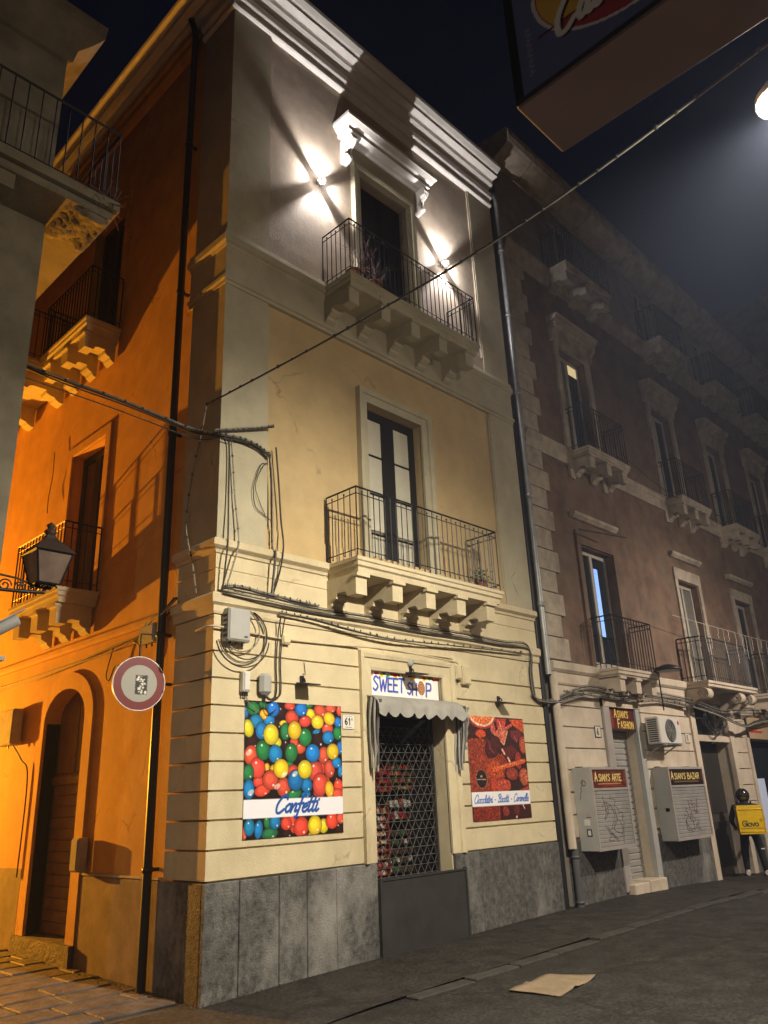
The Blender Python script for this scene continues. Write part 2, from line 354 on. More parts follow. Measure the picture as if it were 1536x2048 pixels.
SCRIPT = {   # brush-script letters, x-height about .5
 'C': (.62, [S_,(.62,.80),(.55,1.0),(.3,.95),(.06,.5),(.1,.06),(.3,-.02),(.55,.2)]),
 'B': (.60, [S_,(.2,.0),(.25,.5),(.3,.98)], [S_,(.02,.75),(.15,.98),(.5,1.0),(.52,.7),(.28,.54)], [S_,(.28,.54),(.58,.45),(.5,.05),(.05,.05)]),
 'o': (.38, [S_,(.22,.5),(.04,.3),(.12,.02),(.32,.12),(.34,.4),(.22,.5),(.42,.42)]),
 'n': (.42, [(.02,.5),(.04,0)], [S_,(.04,.1),(.2,.48),(.32,.45),(.30,.05),(.44,.1)]),
 'm': (.60, [(.02,.5),(.04,0)], [S_,(.04,.1),(.17,.48),(.26,.42),(.25,0)], [S_,(.25,.1),(.38,.48),(.48,.42),(.47,.05),(.6,.12)]),
 'f': (.34, [S_,(.42,.95),(.32,1.05),(.2,.8),(.14,.2),(.06,-.32),(-.04,-.28)], [(.02,.48),(.36,.52)]),
 'e': (.36, [S_,(.04,.22),(.3,.34),(.24,.5),(.06,.36),(.08,.04),(.24,.0),(.38,.14)]),
 't': (.28, [S_,(.16,.9),(.08,.2),(.14,.0),(.30,.12)], [(-.02,.56),(.32,.60)]),
 'i': (.22, [S_,(.08,.5),(.04,.1),(.12,0),(.24,.12)], [(.12,.70),(.13,.73)]),
 'c': (.34, [S_,(.30,.42),(.2,.5),(.04,.3),(.1,.02),(.24,.02),(.36,.14)]),
 'l': (.26, [S_,(.1,.3),(.24,.8),(.2,1.0),(.1,.8),(.06,.15),(.14,0),(.28,.14)]),
 'a': (.40, [S_,(.30,.45),(.16,.5),(.03,.25),(.1,.02),(.24,.15),(.30,.45)], [S_,(.32,.5),(.27,.1),(.34,0),(.42,.12)]),
 's': (.30, [S_,(.24,.45),(.14,.5),(.08,.36),(.24,.18),(.14,0),(.02,.06)]),
 'r': (.32, [(.04,.5),(.02,0)], [S_,(.03,.15),(.14,.42),(.3,.48)]),
 'd': (.42, [S_,(.30,.42),(.16,.5),(.03,.25),(.1,.02),(.24,.1),(.30,.42)], [S_,(.40,1.0),(.30,.3),(.34,0),(.44,.1)]),
 'v': (.36, [(.0,.5),(.16,.0),(.34,.5)]),
 '-': (.2, [(.02,.32),(.18,.34)]),
}
ROUND = {
 'G': FONT['G'], 'l': (.1, [(.05,0),(.05,1)]),
 'o': (.5, [S_,(.25,.62),(.02,.45),(.02,.15),(.25,0),(.48,.15),(.48,.45),(.25,.62)]),
 'v': (.5, [(0,.62),(.25,0),(.5,.62)]),
}

# ============================================================ ground
random.seed(7)
_gx = [-60, -2, 0, 7, 9.5, 13.2, 16, 30, 80]; _gz = [-.02, -.05, -.06, .05, .06, -.06, -.11, -.4, -.9]
def gz(x, y=0): return float(np.interp(x, _gx, _gz)) + (.02*min(y, 12) if y > 0 else 0.0)
def sheet(name, xs, ys, zf, material, **kw):
    mb = MB(); nx, ny = len(xs), len(ys)
    mb.add([(x, y, zf(x, y)) for y in ys for x in xs],
           [(j*nx+i, j*nx+i+1, (j+1)*nx+i+1, (j+1)*nx+i) for j in range(ny-1) for i in range(nx-1)], True)
    return mb.build(name, material, normals=False, **kw)
xs_ = sorted(set([-300, -120, -60, -30] + list(np.arange(-20, 36, 1.0)) + [50, 80, 150, 300]))
ys_ = sorted(set([-300, -100, -40, -20] + list(np.arange(-12, 14, 1.0)) + [20, 50, 120, 300]))
sheet('road', xs_, ys_, lambda x, y: gz(x, y)-.035+.010*math.sin(x*1.3+y*.7), m_asph, kind='structure')
# raised strip of pavement along the shop fronts, with a low kerb of basalt stones
KY = -1.62
pav = sheet('pavement', [-1.0, -.5, 0, .5] + list(np.arange(1, 31, 1.0)), [KY, -1.2, -.6, 0, .4], lambda x, y: gz(x) - .05*min(1, max(0, (1.2-x)/2.0)) - .006*abs(math.sin(x*2.1+y*3)), m_pave, kind='structure')
x = 1.4
while x < 24:
    l = random.uniform(.8, 1.25)
    mb = MB(); z = gz(x+l/2)+random.uniform(-.014, .004); y0 = KY-.02+random.uniform(-.012, .012)
    mb.cbox((x+.008, y0-.17, z-.3), (x+l-.008, y0+.02, z), .012)
    mb.build('kerb_stone', m_kerb, pav); x += l
# lane paved with worn basalt flags
lane = sheet('lane', [-2.75, -1.8, -.9, .1], [.2, 1, 2, 3, 5, 8, 12, 20, 30], lambda x, y: gz(0, y)-.035, mat('lane_bedding', (.07, .055, .045), var=.4, bump=.8), kind='structure')
y = .35; row = 0
while y < 9.5:
    d = random.uniform(.36, .5); x = -2.52 - random.uniform(0, .4)
    while x < .0:
        l = random.uniform(.55, .95); x1 = min(x+l, .02)
        if x1-x > .12:
            t = [random.uniform(-.004, .005) for _ in range(4)]; zz = gz(0, max(y, 0)+.2)+random.uniform(-.006, .003)-.012
            g = .010
            if True:
                mb = MB(); a = (x+g, y+g); b = (x1-g, y+d-g)
                cs = [(a[0]+.012, a[1]+.012), (b[0]-.012, a[1]+.012), (b[0]-.012, b[1]-.012), (a[0]+.012, b[1]-.012)]
                co = [(a[0], a[1]), (b[0], a[1]), (b[0], b[1]), (a[0], b[1])]
                mb.add([(p[0], p[1], zz+t[i]) for i, p in enumerate(cs)] + [(p[0], p[1], zz+t[i]-.012) for i, p in enumerate(co)] + [(p[0], p[1], zz-.06) for p in co],
                       [(0,1,2,3)]+[(i, 4+i, 4+(i+1) % 4, (i+1) % 4) for i in range(4)]+[(4+i, 8+i, 8+(i+1) % 4, 4+(i+1) % 4) for i in range(4)])
                mb.build('flagstone', m_flag, lane)
        x = x1
        if x >= 0: break
    y += d; row += 1
# ============================================================ generic wall sheet with openings
def wall(mb, T, u0, u1, z0, z1, out, holes, depth=.3):
    us = sorted(set([u0, u1] + [h[0] for h in holes] + [h[1] for h in holes]))
    zs = sorted(set([z0, z1] + [h[2] for h in holes] + [h[3] for h in holes]))
    for i in range(len(us)-1):
        for k in range(len(zs)-1):
            cu, cz = (us[i]+us[i+1])/2, (zs[k]+zs[k+1])/2
            if any(h[0] < cu < h[1] and h[2] < cz < h[3] for h in holes): continue
            mb.add([T(us[i], out, zs[k]), T(us[i+1], out, zs[k]), T(us[i+1], out, zs[k+1]), T(us[i], out, zs[k+1])], [(0, 1, 2, 3)])
    for h in holes:
        d = h[4] if len(h) > 4 else depth
        a, b, c, e = h[:4]; q = [(a, c), (b, c), (b, e), (a, e)]
        for i in range(4):
            p, r_ = q[i], q[(i+1) % 4]
            mb.add([T(p[0], out, p[1]), T(r_[0], out, r_[1]), T(r_[0], out-d, r_[1]), T(p[0], out-d, p[1])], [(0, 1, 2, 3)])
    return mb
def tbox(mb, T, u0, u1, o0, o1, z0, z1, c=0):
    vs = [(u, o, z) for z in (z0, z1) for o in (o0, o1) for u in (u0, u1)]
    if c > 0: return mb.cbox((u0, o0, z0), (u1, o1, z1), c, T)
    return mb.add([T(*p) for p in vs], [(0,2,3,1),(4,5,7,6),(0,1,5,4),(1,3,7,5),(3,2,6,7),(2,0,4,6)])
def piece(name, T, u0, u1, o0, o1, z0, z1, m, parent, c=0, **kw):
    return tbox(MB(), T, u0, u1, o0, o1, z0, z1, c).build(name, m, parent, **kw)
def railing(mb, path, z0, z1, T, sp=.115, balls=True, thin=.0105):
    pts = [T(*p, 0) for p in path]
    for i in range(len(pts)-1):
        a, b = Vector(pts[i]), Vector(pts[i+1]); L_ = (b-a).length; n = max(1, int(round(L_/sp)))
        for z, t in ((z1, .022), (z1-.10, .012), (z0+.10, .012)):
            mb.bar(a+Vector((0,0,z)), b+Vector((0,0,z)), t)
        for k in range(n+1):
            p = a+(b-a)*(k/n)
            if k in (0, n): mb.bar(p+Vector((0,0,z0)), p+Vector((0,0,z1)), .018); continue
            if balls and k % 2 == 1:
                mb.bar(p+Vector((0,0,z0+.05)), p+Vector((0,0,z1-.07)), thin*1.4)
                mb.ball(p+Vector((0,0,z0+.045)), .014, 6); mb.ball(p+Vector((0,0,z1-.06)), .016, 6)
            else: mb.bar(p+Vector((0,0,z0)), p+Vector((0,0,z1)), thin*1.4)
    return mb
def corbel_prof(z, d, h):
    s = d/.62
    return [(0, z), (.62*s, z), (.62*s, z-.05), (.595*s, z-.075), (.59*s, z-.30), (.42*s, z-.30), (.39*s, z-.24), (.35*s, z-.225),
            (.20*s, z-.225), (.205*s, z-.27), (.17*s, z-.31), (.10*s, z-.335), (.085*s, z-.37), (.03*s, z-h), (0, z-h)]
def balcony(T, parent, u0, u1, d, z, corb, m, rail_h=1.04, cw=.21, sl=.22, ch=.41, balls=True, sp=.115, slab_prof=None, back=0.0):
    mb = MB()
    prof = slab_prof or [(-.02, z), (d, z), (d, z-.05), (d-.02, z-.065), (d-.02, z-.12), (d-.05, z-.14), (d-.06, z-sl), (-.02, z-sl)]
    # slab as stacked rings so the mouldings return along both ends
    rings = []
    for o, zz in prof[1:-1]:
        e = d-o
        rings.append([T(u0+e, -.02, zz), T(u0+e, o, zz), T(u1-e, o, zz), T(u1-e, -.02, zz)])
    vs = [p for r_ in rings for p in r_]; n = len(rings)
    fs = [(i*4+k, i*4+(k+1) % 4, (i+1)*4+(k+1) % 4, (i+1)*4+k) for i in range(n-1) for k in range(4)]
    mb.add(vs, fs+[(0, 1, 2, 3), ((n-1)*4, (n-1)*4+1, (n-1)*4+2, (n-1)*4+3)])
    slab = mb.build('balcony_slab', m, parent)
    for c in corb:
        b = MB(); pr_ = corbel_prof(z-sl, d-.05, ch)
        b.prism(pr_, c-cw/2, c+cw/2, T)
        k = (d-.05)/.62
        tbox(b, T, c-cw/2-.02, c+cw/2+.02, .56*k, .64*k, z-sl-.055, z-sl-.012)
        tbox(b, T, c-cw/2-.012, c+cw/2+.012, .1*k, .2*k, z-sl-.30, z-sl-.275)
        b.build('corbel', m, slab)
    rb = railing(MB(), [(u0+.04, 0), (u0+.04, d-.04), (u1-.04, d-.04), (u1-.04, 0)], z+.01, z+rail_h, lambda u, o, q: T(u, o, q), sp, balls)
    rb.build('railing', m_black, slab, normals=False)
    return slab
# ============================================================ corner building
cb = root('corner_building', (0, 0, 0), 'tall ochre corner building with three storeys above a sweet shop', 'building')
XR = 7.0; D0 = 12.0
mb = MB()
# core walls: street front (set back 4 cm behind pilasters)
wall(mb, TF, 0.05, XR-.02, -.3, 4.95, -.035, [(2.68, 4.25, -.3, 3.63, .34)])
mb.build('ground_floor_wall', m_cream, cb, normals=False)
mb = MB(); wall(mb, TF, 0.05, XR-.02, 4.95, 9.0, -.045, [(2.79, 4.13, 5.03, 8.0, .3)]); mb.build('first_floor_wall', m_ochre, cb, normals=False)
mb = MB(); wall(mb, TF, 0.05, XR-.02, 9.0, 15.2, -.045, [(2.83, 4.08, 9.72, 12.7, .3)]); mb.build('second_floor_wall', m_taupe, cb, normals=False)
mb = MB()
wall(mb, TS, .05, D0, -.3, 15.2, -.05, [(3.25, 4.62, .22, 3.66, .26), (3.42, 4.62, 5.03, 7.78, .28), (3.42, 4.62, 9.72, 12.65, .3)])
mb.build('lane_wall', m_orange, cb, normals=False)
mb = MB(); mb.box((XR-.02, 0.06, -.3), (XR-.01, D0, 15.2)); mb.box((0.05, D0-.01, -.3), (XR, D0, 15.2)); mb.build('rear_wall', m_orange, cb)
piece('roof', TF, -.3, XR+.02, -D0, .28, 15.40, 15.46, m_stone2, cb)
# pilasters on both storeys, street front and lane return
for (z0, z1, m) in ((5.05, 8.98, m_pil), (9.06, 14.5, m_pil)):
    mb = MB(); mb.prism([(0,0)]*0 or [(0, z0), (0, z1), (-.06, z1), (-.06, z0)], 0, .77, TF)
    mb = MB()
    mb.add([(0,0,z0),(.77,0,z0),(.77,.06,z0),(.06,.06,z0),(.06,.85,z0),(0,.85,z0)]+[(0,0,z1),(.77,0,z1),(.77,.06,z1),(.06,.06,z1),(.06,.85,z1),(0,.85,z1)],
           [(0,1,2,3,4,5),(6,7,8,9,10,11)]+[(i,(i+1)%6,6+(i+1)%6,6+i) for i in range(6)])
    mb.build('corner_pilaster', m, cb)
    piece('pilaster', TF, 6.2, XR, -.06, 0, z0, z1, m, cb)
# raised border strips around the two stucco panels
for z0, z1, mm in ((5.35, 8.86, m_ochre), (10.18, 14.42, m_taupe)):
    for (a, b, c, d) in ((.77, .80, z0, z1), (6.165, 6.2, z0, z1)):
        piece('panel_border', TF, a, b, -.05, -.012, c, d, m_pil if z0 < 9 else m_taupe, cb)
piece('panel_skirting', TF, .77, 6.2, -.05, -.018, 9.86, 10.18, m_taupe, cb)
piece('panel_skirting', TF, .77, 6.2, -.05, -.02, 5.05, 5.37, m_ochre, cb)
# string courses and moulded bands, mitred round the corner
def band(name, prof, m, y_end=.9, x_end=XR):
    mb = MB(); mb.sweep([(o, z) for o, z in prof], [(0, y_end), (0, 0), (x_end, 0)]); return mb.build(name, m, cb)
# sweep's out side is the left-hand normal; path runs down the lane side then along the street
band('string_course', [(-.05, 4.10), (.02, 4.10), (.03, 4.13), (.03, 4.20), (.07, 4.23), (.08, 4.33), (.05, 4.36), (-.05, 4.37)], m_cream)
band('frieze_band', [(-.05, 4.37), (.0, 4.37), (.0, 4.66), (-.012, 4.67), (-.012, 4.68), (0, 4.69), (0, 4.90), (-.05, 4.90)], m_cream)
band('sill_course', [(-.05, 4.88), (.02, 4.88), (.03, 4.92), (.07, 4.945), (.09, 4.96), (.09, 5.03), (.06, 5.06), (-.05, 5.07)], m_cream)
band('floor_band', [(-.05, 8.94), (.02, 8.94), (.025, 8.99), (.055, 9.0), (.06, 9.05), (.02, 9.06), (.015, 9.58), (.03, 9.59), (.04, 9.62), (.085, 9.64), (.09, 9.74), (.06, 9.755), (.05, 9.85), (-.05, 9.86)], m_pil, y_end=.92)
band('architrave', [(-.05, 14.44), (.035, 14.45), (.06, 14.47), (.06, 14.53), (.03, 14.55), (.03, 14.63), (.07, 14.65), (.09, 14.68), (.095, 14.80), (.03, 14.82), (-.05, 14.82)], m_white)
band('frieze', [(-.05, 14.82), (.012, 14.82), (.012, 15.0), (-.05, 15.0)], m_pil, y_end=D0)
band('cornice', [(-.05, 14.93), (.05, 14.94), (.10, 14.97), (.15, 15.02), (.16, 15.12), (.18, 15.13), (.30, 15.135), (.305, 15.22), (.34, 15.24), (.38, 15.28), (.41, 15.31), (.42, 15.38), (.40, 15.40), (-.05, 15.42)], m_white, y_end=D0)
mb = MB(); mb.prism([(-.02, 14.42), (.05, 14.43), (.10, 14.50), (.10, 14.66), (.14, 14.70), (.15, 14.80), (.02, 14.83), (-.02, 14.83)], 1.15, D0, TS); mb.build('lane_architrave', m_orange, cb)
# rusticated courses of the ground floor; the first blocks turn the corner
GR = [1.09, 1.41, 1.725, 2.04, 2.365, 2.685, 3.005, 3.325, 3.645, 4.10]
for i in range(len(GR)-1):
    z0, z1 = GR[i]+.011, GR[i+1]-.011
    w0, w1 = (2.43, 4.545) if z0 < 3.9 else (2.43, 4.545)
    yq = .86
    mb = MB(); e = .07
    P = [(0,0),(w0,0),(w0,e),(e,e),(e,yq),(0,yq)]; n = 6
    if GR[i] > 3.6:     # the top course runs on above the doorway
        P = [(0,0),(XR,0),(XR,e),(e,e),(e,yq),(0,yq)]
        z0m = 3.96
        mb.add([(a,b,z0) for a,b in [(0,0),(w0,0),(w0,e),(e,e),(e,yq),(0,yq)]]+[(a,b,z1) for a,b in [(0,0),(w0,0),(w0,e),(e,e),(e,yq),(0,yq)]],
               [tuple(range(6)), tuple(range(6,12))]+[(k,(k+1)%6,6+(k+1)%6,6+k) for k in range(6)])
        mb.build('stone_course', m_cream, cb)
        piece('stone_course', TF, w1, XR, -e, 0, z0, z1, m_cream, cb, .006)
        piece('stone_course', TF, w0+.002, w1-.002, -e, -.004, z0m, z1, m_cream, cb)
        continue
    mb.add([(a,b,z0) for a,b in P]+[(a,b,z1) for a,b in P], [tuple(range(n)), tuple(range(n,2*n))]+[(k,(k+1)%n,n+(k+1)%n,n+k) for k in range(n)])
    mb.build('stone_course', m_cream, cb)
    piece('stone_course', TF, w1, XR, -e, 0, z0, z1, m_cream, cb, .006)
# basalt plinth slabs
def slabs(T, u0, u1, z1, o, m, parent, wmin, wmax, seed, z0=-.3, name='plinth_slab'):
    rg = random.Random(seed); u = u0
    while u < u1-.02:
        l = rg.uniform(wmin, wmax); e = u+l
        if u1-e < wmin*.6: e = u1
        tbox(MB(), T, u+.0035, e-.0035, -.07, o+rg.uniform(-.008, .003), z0, z1+rg.uniform(-.010, .002), .009).build(name, m, parent)
        u = e
slabs(TF, -.022, 2.66, 1.085, .022, m_sock, cb, .42, .66, 3)
slabs(TF, 4.27, XR+.01, 1.085, .022, m_sock, cb, .42, .66, 5)
slabs(TS, .03, .92, 1.085, .02, m_sock, cb, .8, .9, 6)
slabs(TS, 1.0, 3.02, 1.08, -.02, m_sock2, cb, 1.2, 2.2, 8)
slabs(TS, 4.93, 9.5, 1.12, -.02, m_sock2, cb, 1.4, 2.2, 9)
mb = MB(); mb.prism([(-.05, 1.085), (-.01, 1.085), (-.012, 1.11), (-.05, 1.115)], 1.0, 3.0, TS); mb.build('plinth_capping', m_stone2, cb)
# ---- doorway surround of the sweet shop
def surround(name, T, a, b, z0, z1, wd, parent, m, o0=-.05, flat=0):
    mb = MB(); prof = [(0, o0), (0, .055), (.03, .06), (.05, .045), (.07, .03), (wd-.06, .025), (wd-.04, .01), (wd, .0), (wd, o0)]
    # u offset outward from opening, o out
    prof = [(0, .0), (.04, .012), (wd-.09, .018), (wd-.08, .045), (wd-.03, .06), (wd, .06), (wd, o0), (0, o0)]
    if flat: prof = [(0, flat-.01), (.02, flat), (wd-.02, flat), (wd, flat-.01), (wd, o0), (0, o0)]
    def q(du, o, corner):
        u = {'bl': a-du, 'tl': a-du, 'tr': b+du, 'br': b+du}[corner]; z = {'bl': z0, 'tl': z1+du, 'tr': z1+du, 'br': z0}[corner]
        return T(u, o, z)
    rings = [[q(d, o, c) for d, o in prof] for c in ('bl', 'tl', 'tr', 'br')]; n = len(prof)
    for i in range(3):
        mb.add(rings[i]+rings[i+1], [(k, (k+1) % n, n+(k+1) % n, n+k) for k in range(n)])
    mb.add(rings[0], [tuple(range(n))]); mb.add(rings[3], [tuple(range(n))])
    return mb.build(name, m, parent)
surround('door_surround', TF, 2.68, 4.25, 1.09, 3.63, .25, cb, m_cream)
# ---- shop interior shell behind the gate
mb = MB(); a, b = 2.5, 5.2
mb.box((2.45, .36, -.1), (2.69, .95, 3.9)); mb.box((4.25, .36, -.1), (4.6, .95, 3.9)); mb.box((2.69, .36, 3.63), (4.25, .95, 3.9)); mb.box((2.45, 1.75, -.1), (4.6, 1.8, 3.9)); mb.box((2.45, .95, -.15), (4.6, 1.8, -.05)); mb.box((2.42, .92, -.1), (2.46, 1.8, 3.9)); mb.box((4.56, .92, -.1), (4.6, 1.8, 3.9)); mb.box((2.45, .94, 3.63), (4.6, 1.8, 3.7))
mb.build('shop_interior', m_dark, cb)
# ---- window builder
def french_window(T, parent, u0, u1, z0, z1, o, mf, mp, stile=.13, mid=.14, top=.14, bars=(), leaves=2, pane_o=-.02):
    fr = MB()
    tbox(fr, T, u0, u0+stile, o-.05, o, z0, z1); tbox(fr, T, u1-stile, u1, o-.05, o, z0, z1)
    tbox(fr, T, u0+stile, u1-stile, o-.05, o-.002, z1-top, z1); tbox(fr, T, u0+stile, u1-stile, o-.05, o-.002, z0, z0+.16)
    c = (u0+u1)/2
    if leaves == 2: tbox(fr, T, c-mid, c+mid, o-.045, o+.006, z0+.16, z1-top)
    f = fr.build('window_frame', mf, parent)
    spans = [(u0+stile, c-mid), (c+mid, u1-stile)] if leaves == 2 else [(u0+stile, u1-stile)]
    for a, b in spans:
        zz = [z0+.16]+[z0+(z1-z0)*t for t in bars]+[z1-top]
        for k in range(len(zz)-1):
            piece('pane', T, a, b, o-.04, o-.03, zz[k]+(.012 if k else 0), zz[k+1]-.012, mp, f)
        for t in bars:
            zc = z0+(z1-z0)*t
            mbb = MB(); tbox(mbb, T, a, b, o-.035, o-.022, zc-.022, zc-.012); tbox(mbb, T, a, b, o-.035, o-.022, zc+.006, zc+.014); mbb.build('glazing_bar', mf, f)
    return f
# first floor French window
surround('window_surround', TF, 2.79, 4.13, 5.07, 8.0, .21, cb, m_pil, -.06)
f1 = french_window(TF, cb, 2.795, 4.125, 5.04, 7.995, -.2, m_frame, m_curtain, bars=(.27, .50, .73))
piece('window_backing', TF, 2.7, 4.2, -.40, -.36, 5.0, 8.05, m_dark, cb)
for u in (2.72, 4.2):
    b = MB(); b.lathe([(.001, .03), (.03, .03), (.035, .015), (.045, .01), (.05, 0)], TF(u, -.02, 8.09), 10, (0, -1, 0)); b.build('rosette', m_pil, cb)
# second floor: closed dark shutters under a bracketed hood
surround('window_surround', TF, 2.83, 4.08, 9.9, 12.7, .2, cb, m_pil, -.06)
for a, b in ((2.835, 3.45), (3.46, 4.075)):
    s = piece('shutter_leaf', TF, a, b, -.24, -.2, 9.75, 12.69, m_shutter, cb)
    for k in range(3):
        z = 9.85+k*.95; piece('shutter_panel', TF, a+.08, b-.08, -.2, -.19, z, z+.85, m_shutter, s)
hood = MB()
prof = [(-.05, 13.22), (.10, 13.23), (.14, 13.27), (.26, 13.30), (.27, 13.38), (.31, 13.40), (.36, 13.47), (.38, 13.49), (.38, 13.56), (-.05, 13.60)]
rings = []
for o, z in prof[1:-1]:
    e = .38-o; rings.append([TF(2.22+e, -.05, z), TF(2.22+e, o, z), TF(4.66-e, o, z), TF(4.66-e, -.05, z)])
n = len(rings)
hood.add([p for r_ in rings for p in r_], [(i*4+k, i*4+(k+1) % 4, (i+1)*4+(k+1) % 4, (i+1)*4+k) for i in range(n-1) for k in range(4)]+[(0,1,2,3), tuple((n-1)*4+k for k in range(4))])
hood.build('window_hood', m_white, cb)
piece('hood_frieze', TF, 2.6, 4.3, -.05, .03, 12.93, 13.225, m_pil, cb)
for u in (2.46, 4.42):
    c = MB(); c.prism([(-.05, 13.235), (.26, 13.235), (.27, 13.15), (.22, 13.08), (.12, 13.02), (.09, 12.92), (.12, 12.86), (.10, 12.78), (.04, 12.75), (-.05, 12.74)], u-.07, u+.07, TF)
    for du in (-.045, 0, .045): c.tube([TF(u+du, .265, 13.2), TF(u+du, .24, 13.1), TF(u+du, .13, 13.02), TF(u+du, .10, 12.92)], .014, 6)
    c.lathe([(.001, -.08), (.055, -.08), (.055, .08), (.001, .08)], TF(u, .085, 12.83), 12, (1, 0, 0)); c.build('console_bracket', m_white, cb)
# balconies on the street
b1 = balcony(TF, cb, 1.83, 5.18, .67, 5.03, [1.96, 2.68, 3.40, 4.12, 4.87], m_stone)
b2 = balcony(TF, cb, 1.84, 5.15, .69, 9.73, [1.98, 2.70, 3.42, 4.14, 4.88], m_pil)
# ---- lane side: arched doorway
def arch_pts(c, r, zs, rise, n=16): return [(c+r*math.cos(math.pi*(1-k/n)), zs+rise*math.sin(math.pi*(1-k/n))) for k in range(n+1)]
ca = (3.25+4.62)/2; ra = (4.62-3.25)/2
mb = MB(); inn = [(3.25, .0)]+arch_pts(ca, ra, 3.2, .46)+[(4.62, .0)]; outp = [(3.0, .0)]+arch_pts(ca, ra+.25, 3.22, .68)+[(4.87, .0)]
n = len(inn)
for k in range(n-1):
    A, B, C_, Dd = inn[k], inn[k+1], outp[k+1], outp[k]
    mb.add([TS(A[0], .0, A[1]), TS(B[0], .0, B[1]), TS(C_[0], .0, C_[1]), TS(Dd[0], .0, Dd[1])]+[TS(Dd[0], -.06, Dd[1]), TS(C_[0], -.06, C_[1]), TS(A[0], -.27, A[1]), TS(B[0], -.27, B[1])],
           [(0,1,2,3), (3,2,5,4), (0,6,7,1)])
mb.build('arched_door_surround', m_orange, cb, normals=False)
piece('door_step', TS, 3.0, 4.87, -.3, .06, -.2, .24, m_flag, cb)
dl = piece('door_backing', TS, 3.2, 4.7, -.33, -.28, .1, 3.75, m_wood, cb)
z = .26
while z < 2.2:
    piece('plank', TS, 3.28, 4.6, -.28, -.25, z, z+.148, m_wood, dl, .006); z += .156
piece('door_transom', TS, 3.27, 4.61, -.28, -.22, 2.28, 2.40, m_wood, dl)
for k in range(2): piece('fanlight_panel', TS, 3.3+k*.66, 3.92+k*.66, -.28, -.255, 2.45, 3.5, m_wood, dl)
# lane side windows and balconies
surround('window_surround', TS, 3.42, 4.62, 5.07, 7.78, .2, cb, m_orange, -.06, -.012)
surround('window_surround', TS, 3.42, 4.62, 9.8, 12.65, .18, cb, m_orange, -.06, -.012)
french_window(TS, cb, 3.43, 4.61, 5.04, 7.77, -.22, m_frame, mat('brown_shutter_wood', (.13, .07, .035), rough=.6, bump=.05), stile=.12, mid=.10)
french_window(TS, cb, 3.43, 4.61, 9.76, 12.64, -.2, m_frame, m_shutter, stile=.1, mid=.08)
piece('window_backing', TS, 3.3, 4.7, -.45, -.40, 5.0, 12.7, m_dark, cb)
balcony(TS, cb, 3.18, 5.0, .62, 5.03, [3.42, 4.08, 4.76], m_stone, cw=.24, balls=False)
balcony(TS, cb, 3.18, 5.0, .62, 9.73, [3.42, 4.08, 4.76], m_stone, cw=.24, balls=False)
balcony(TS, cb, 5.1, 9.4, 1.05, 9.73, [5.4, 6.7, 7.9, 9.1], m_stone, cw=.24, balls=False)  # unseen further balcony, added and deepened to shade the upper lane wall
mb = MB(); mb.prism([(-.05, 4.22), (.0, 4.22), (.02, 4.26), (.02, 4.32), (.0, 4.35), (-.05, 4.36)], 1.15, D0, TS); mb.build('lane_string_course', m_orange, cb)
# black rainwater pipe on the lane side belongs to the building
mb = MB(); mb.tube([(-.09, 1.07, -.1), (-.09, 1.07, 14.6), (-.12, 1.07, 14.85), (-.2, 1.07, 15.0)], .055, 10)
for z in (1.2, 4.0, 6.9, 9.3, 12.2): mb.lathe([(.055, -.03), (.066, -.03), (.066, .03), (.055, .03)], (-.09, 1.07, z), 10); mb.box((-.04, 1.05, z-.02), (.06, 1.09, z+.02))
mb.build('rain_pipe', m_blackpipe, cb)
# gap closer between the two buildings, finished in a dark render
mb = MB(); mb.box((7.0, .25, -.2), (7.34, .6, 15.0)); mb.build('party_wall_recess', mat('dark_gap_render', (.09, .08, .07), var=.3), cb)

# ============================================================ neighbouring building
nb = root('neighbouring_building', (7.4, 0, 0), 'long weathered red-brown building with many balconies and shuttered shops', 'building')
N0, N1 = 7.36, 27.0
f1w = [(9.07, 10.42), (13.66, 14.86), (17.25, 18.45), (21.2, 22.4)]
f2w = [(9.22, 10.42), (13.78, 14.98), (17.35, 18.5), (20.75, 21.9)]
f3w = [(9.55, 10.75), (14.2, 15.3), (18.0, 19.1), (21.5, 22.6)]
shopd = [(9.28, 10.32, .1, 3.45)]
portal = (13.05, 15.25, -.3, 3.95)
mb = MB(); wall(mb, TF, N0, N1, -.8, 4.05, -.05, [(9.28, 10.32, -.8, 3.42, .35), (13.2, 15.1, -.8, 3.9, .4), (16.3, 19.3, -.8, 2.95, .3)]); mb.build('ground_floor_wall', m_ncream, nb, normals=False)
mb = MB(); wall(mb, TF, N0, N1, 4.05, 13.5, -.02, [(a, b, 4.2, 6.78, .3) for a, b in f1w]+[(a, b, 8.98, 11.7, .3) for a, b in f2w]); mb.build('upper_wall', m_red, nb, normals=False)
mb = MB(); wall(mb, TF, N0, N1, 13.5, 16.3, -.04, [(a, b, 13.82, 15.9, .3) for a, b in f3w]); mb.build('attic_wall', m_ngrey, nb, normals=False)
piece('roof', TF, N0, N1, -12, -.05, 16.25, 16.3, m_ngrey, nb)
for a in (N0, N1-.02): mb = MB(); mb.box((a, .05, -.5), (a+.02, 12, 16.3)); mb.build('end_wall', m_ngrey, nb)
piece('floor_backing', TF, N0+.1, N1-.1, -.9, -.86, -.5, 16.2, m_dark, nb)
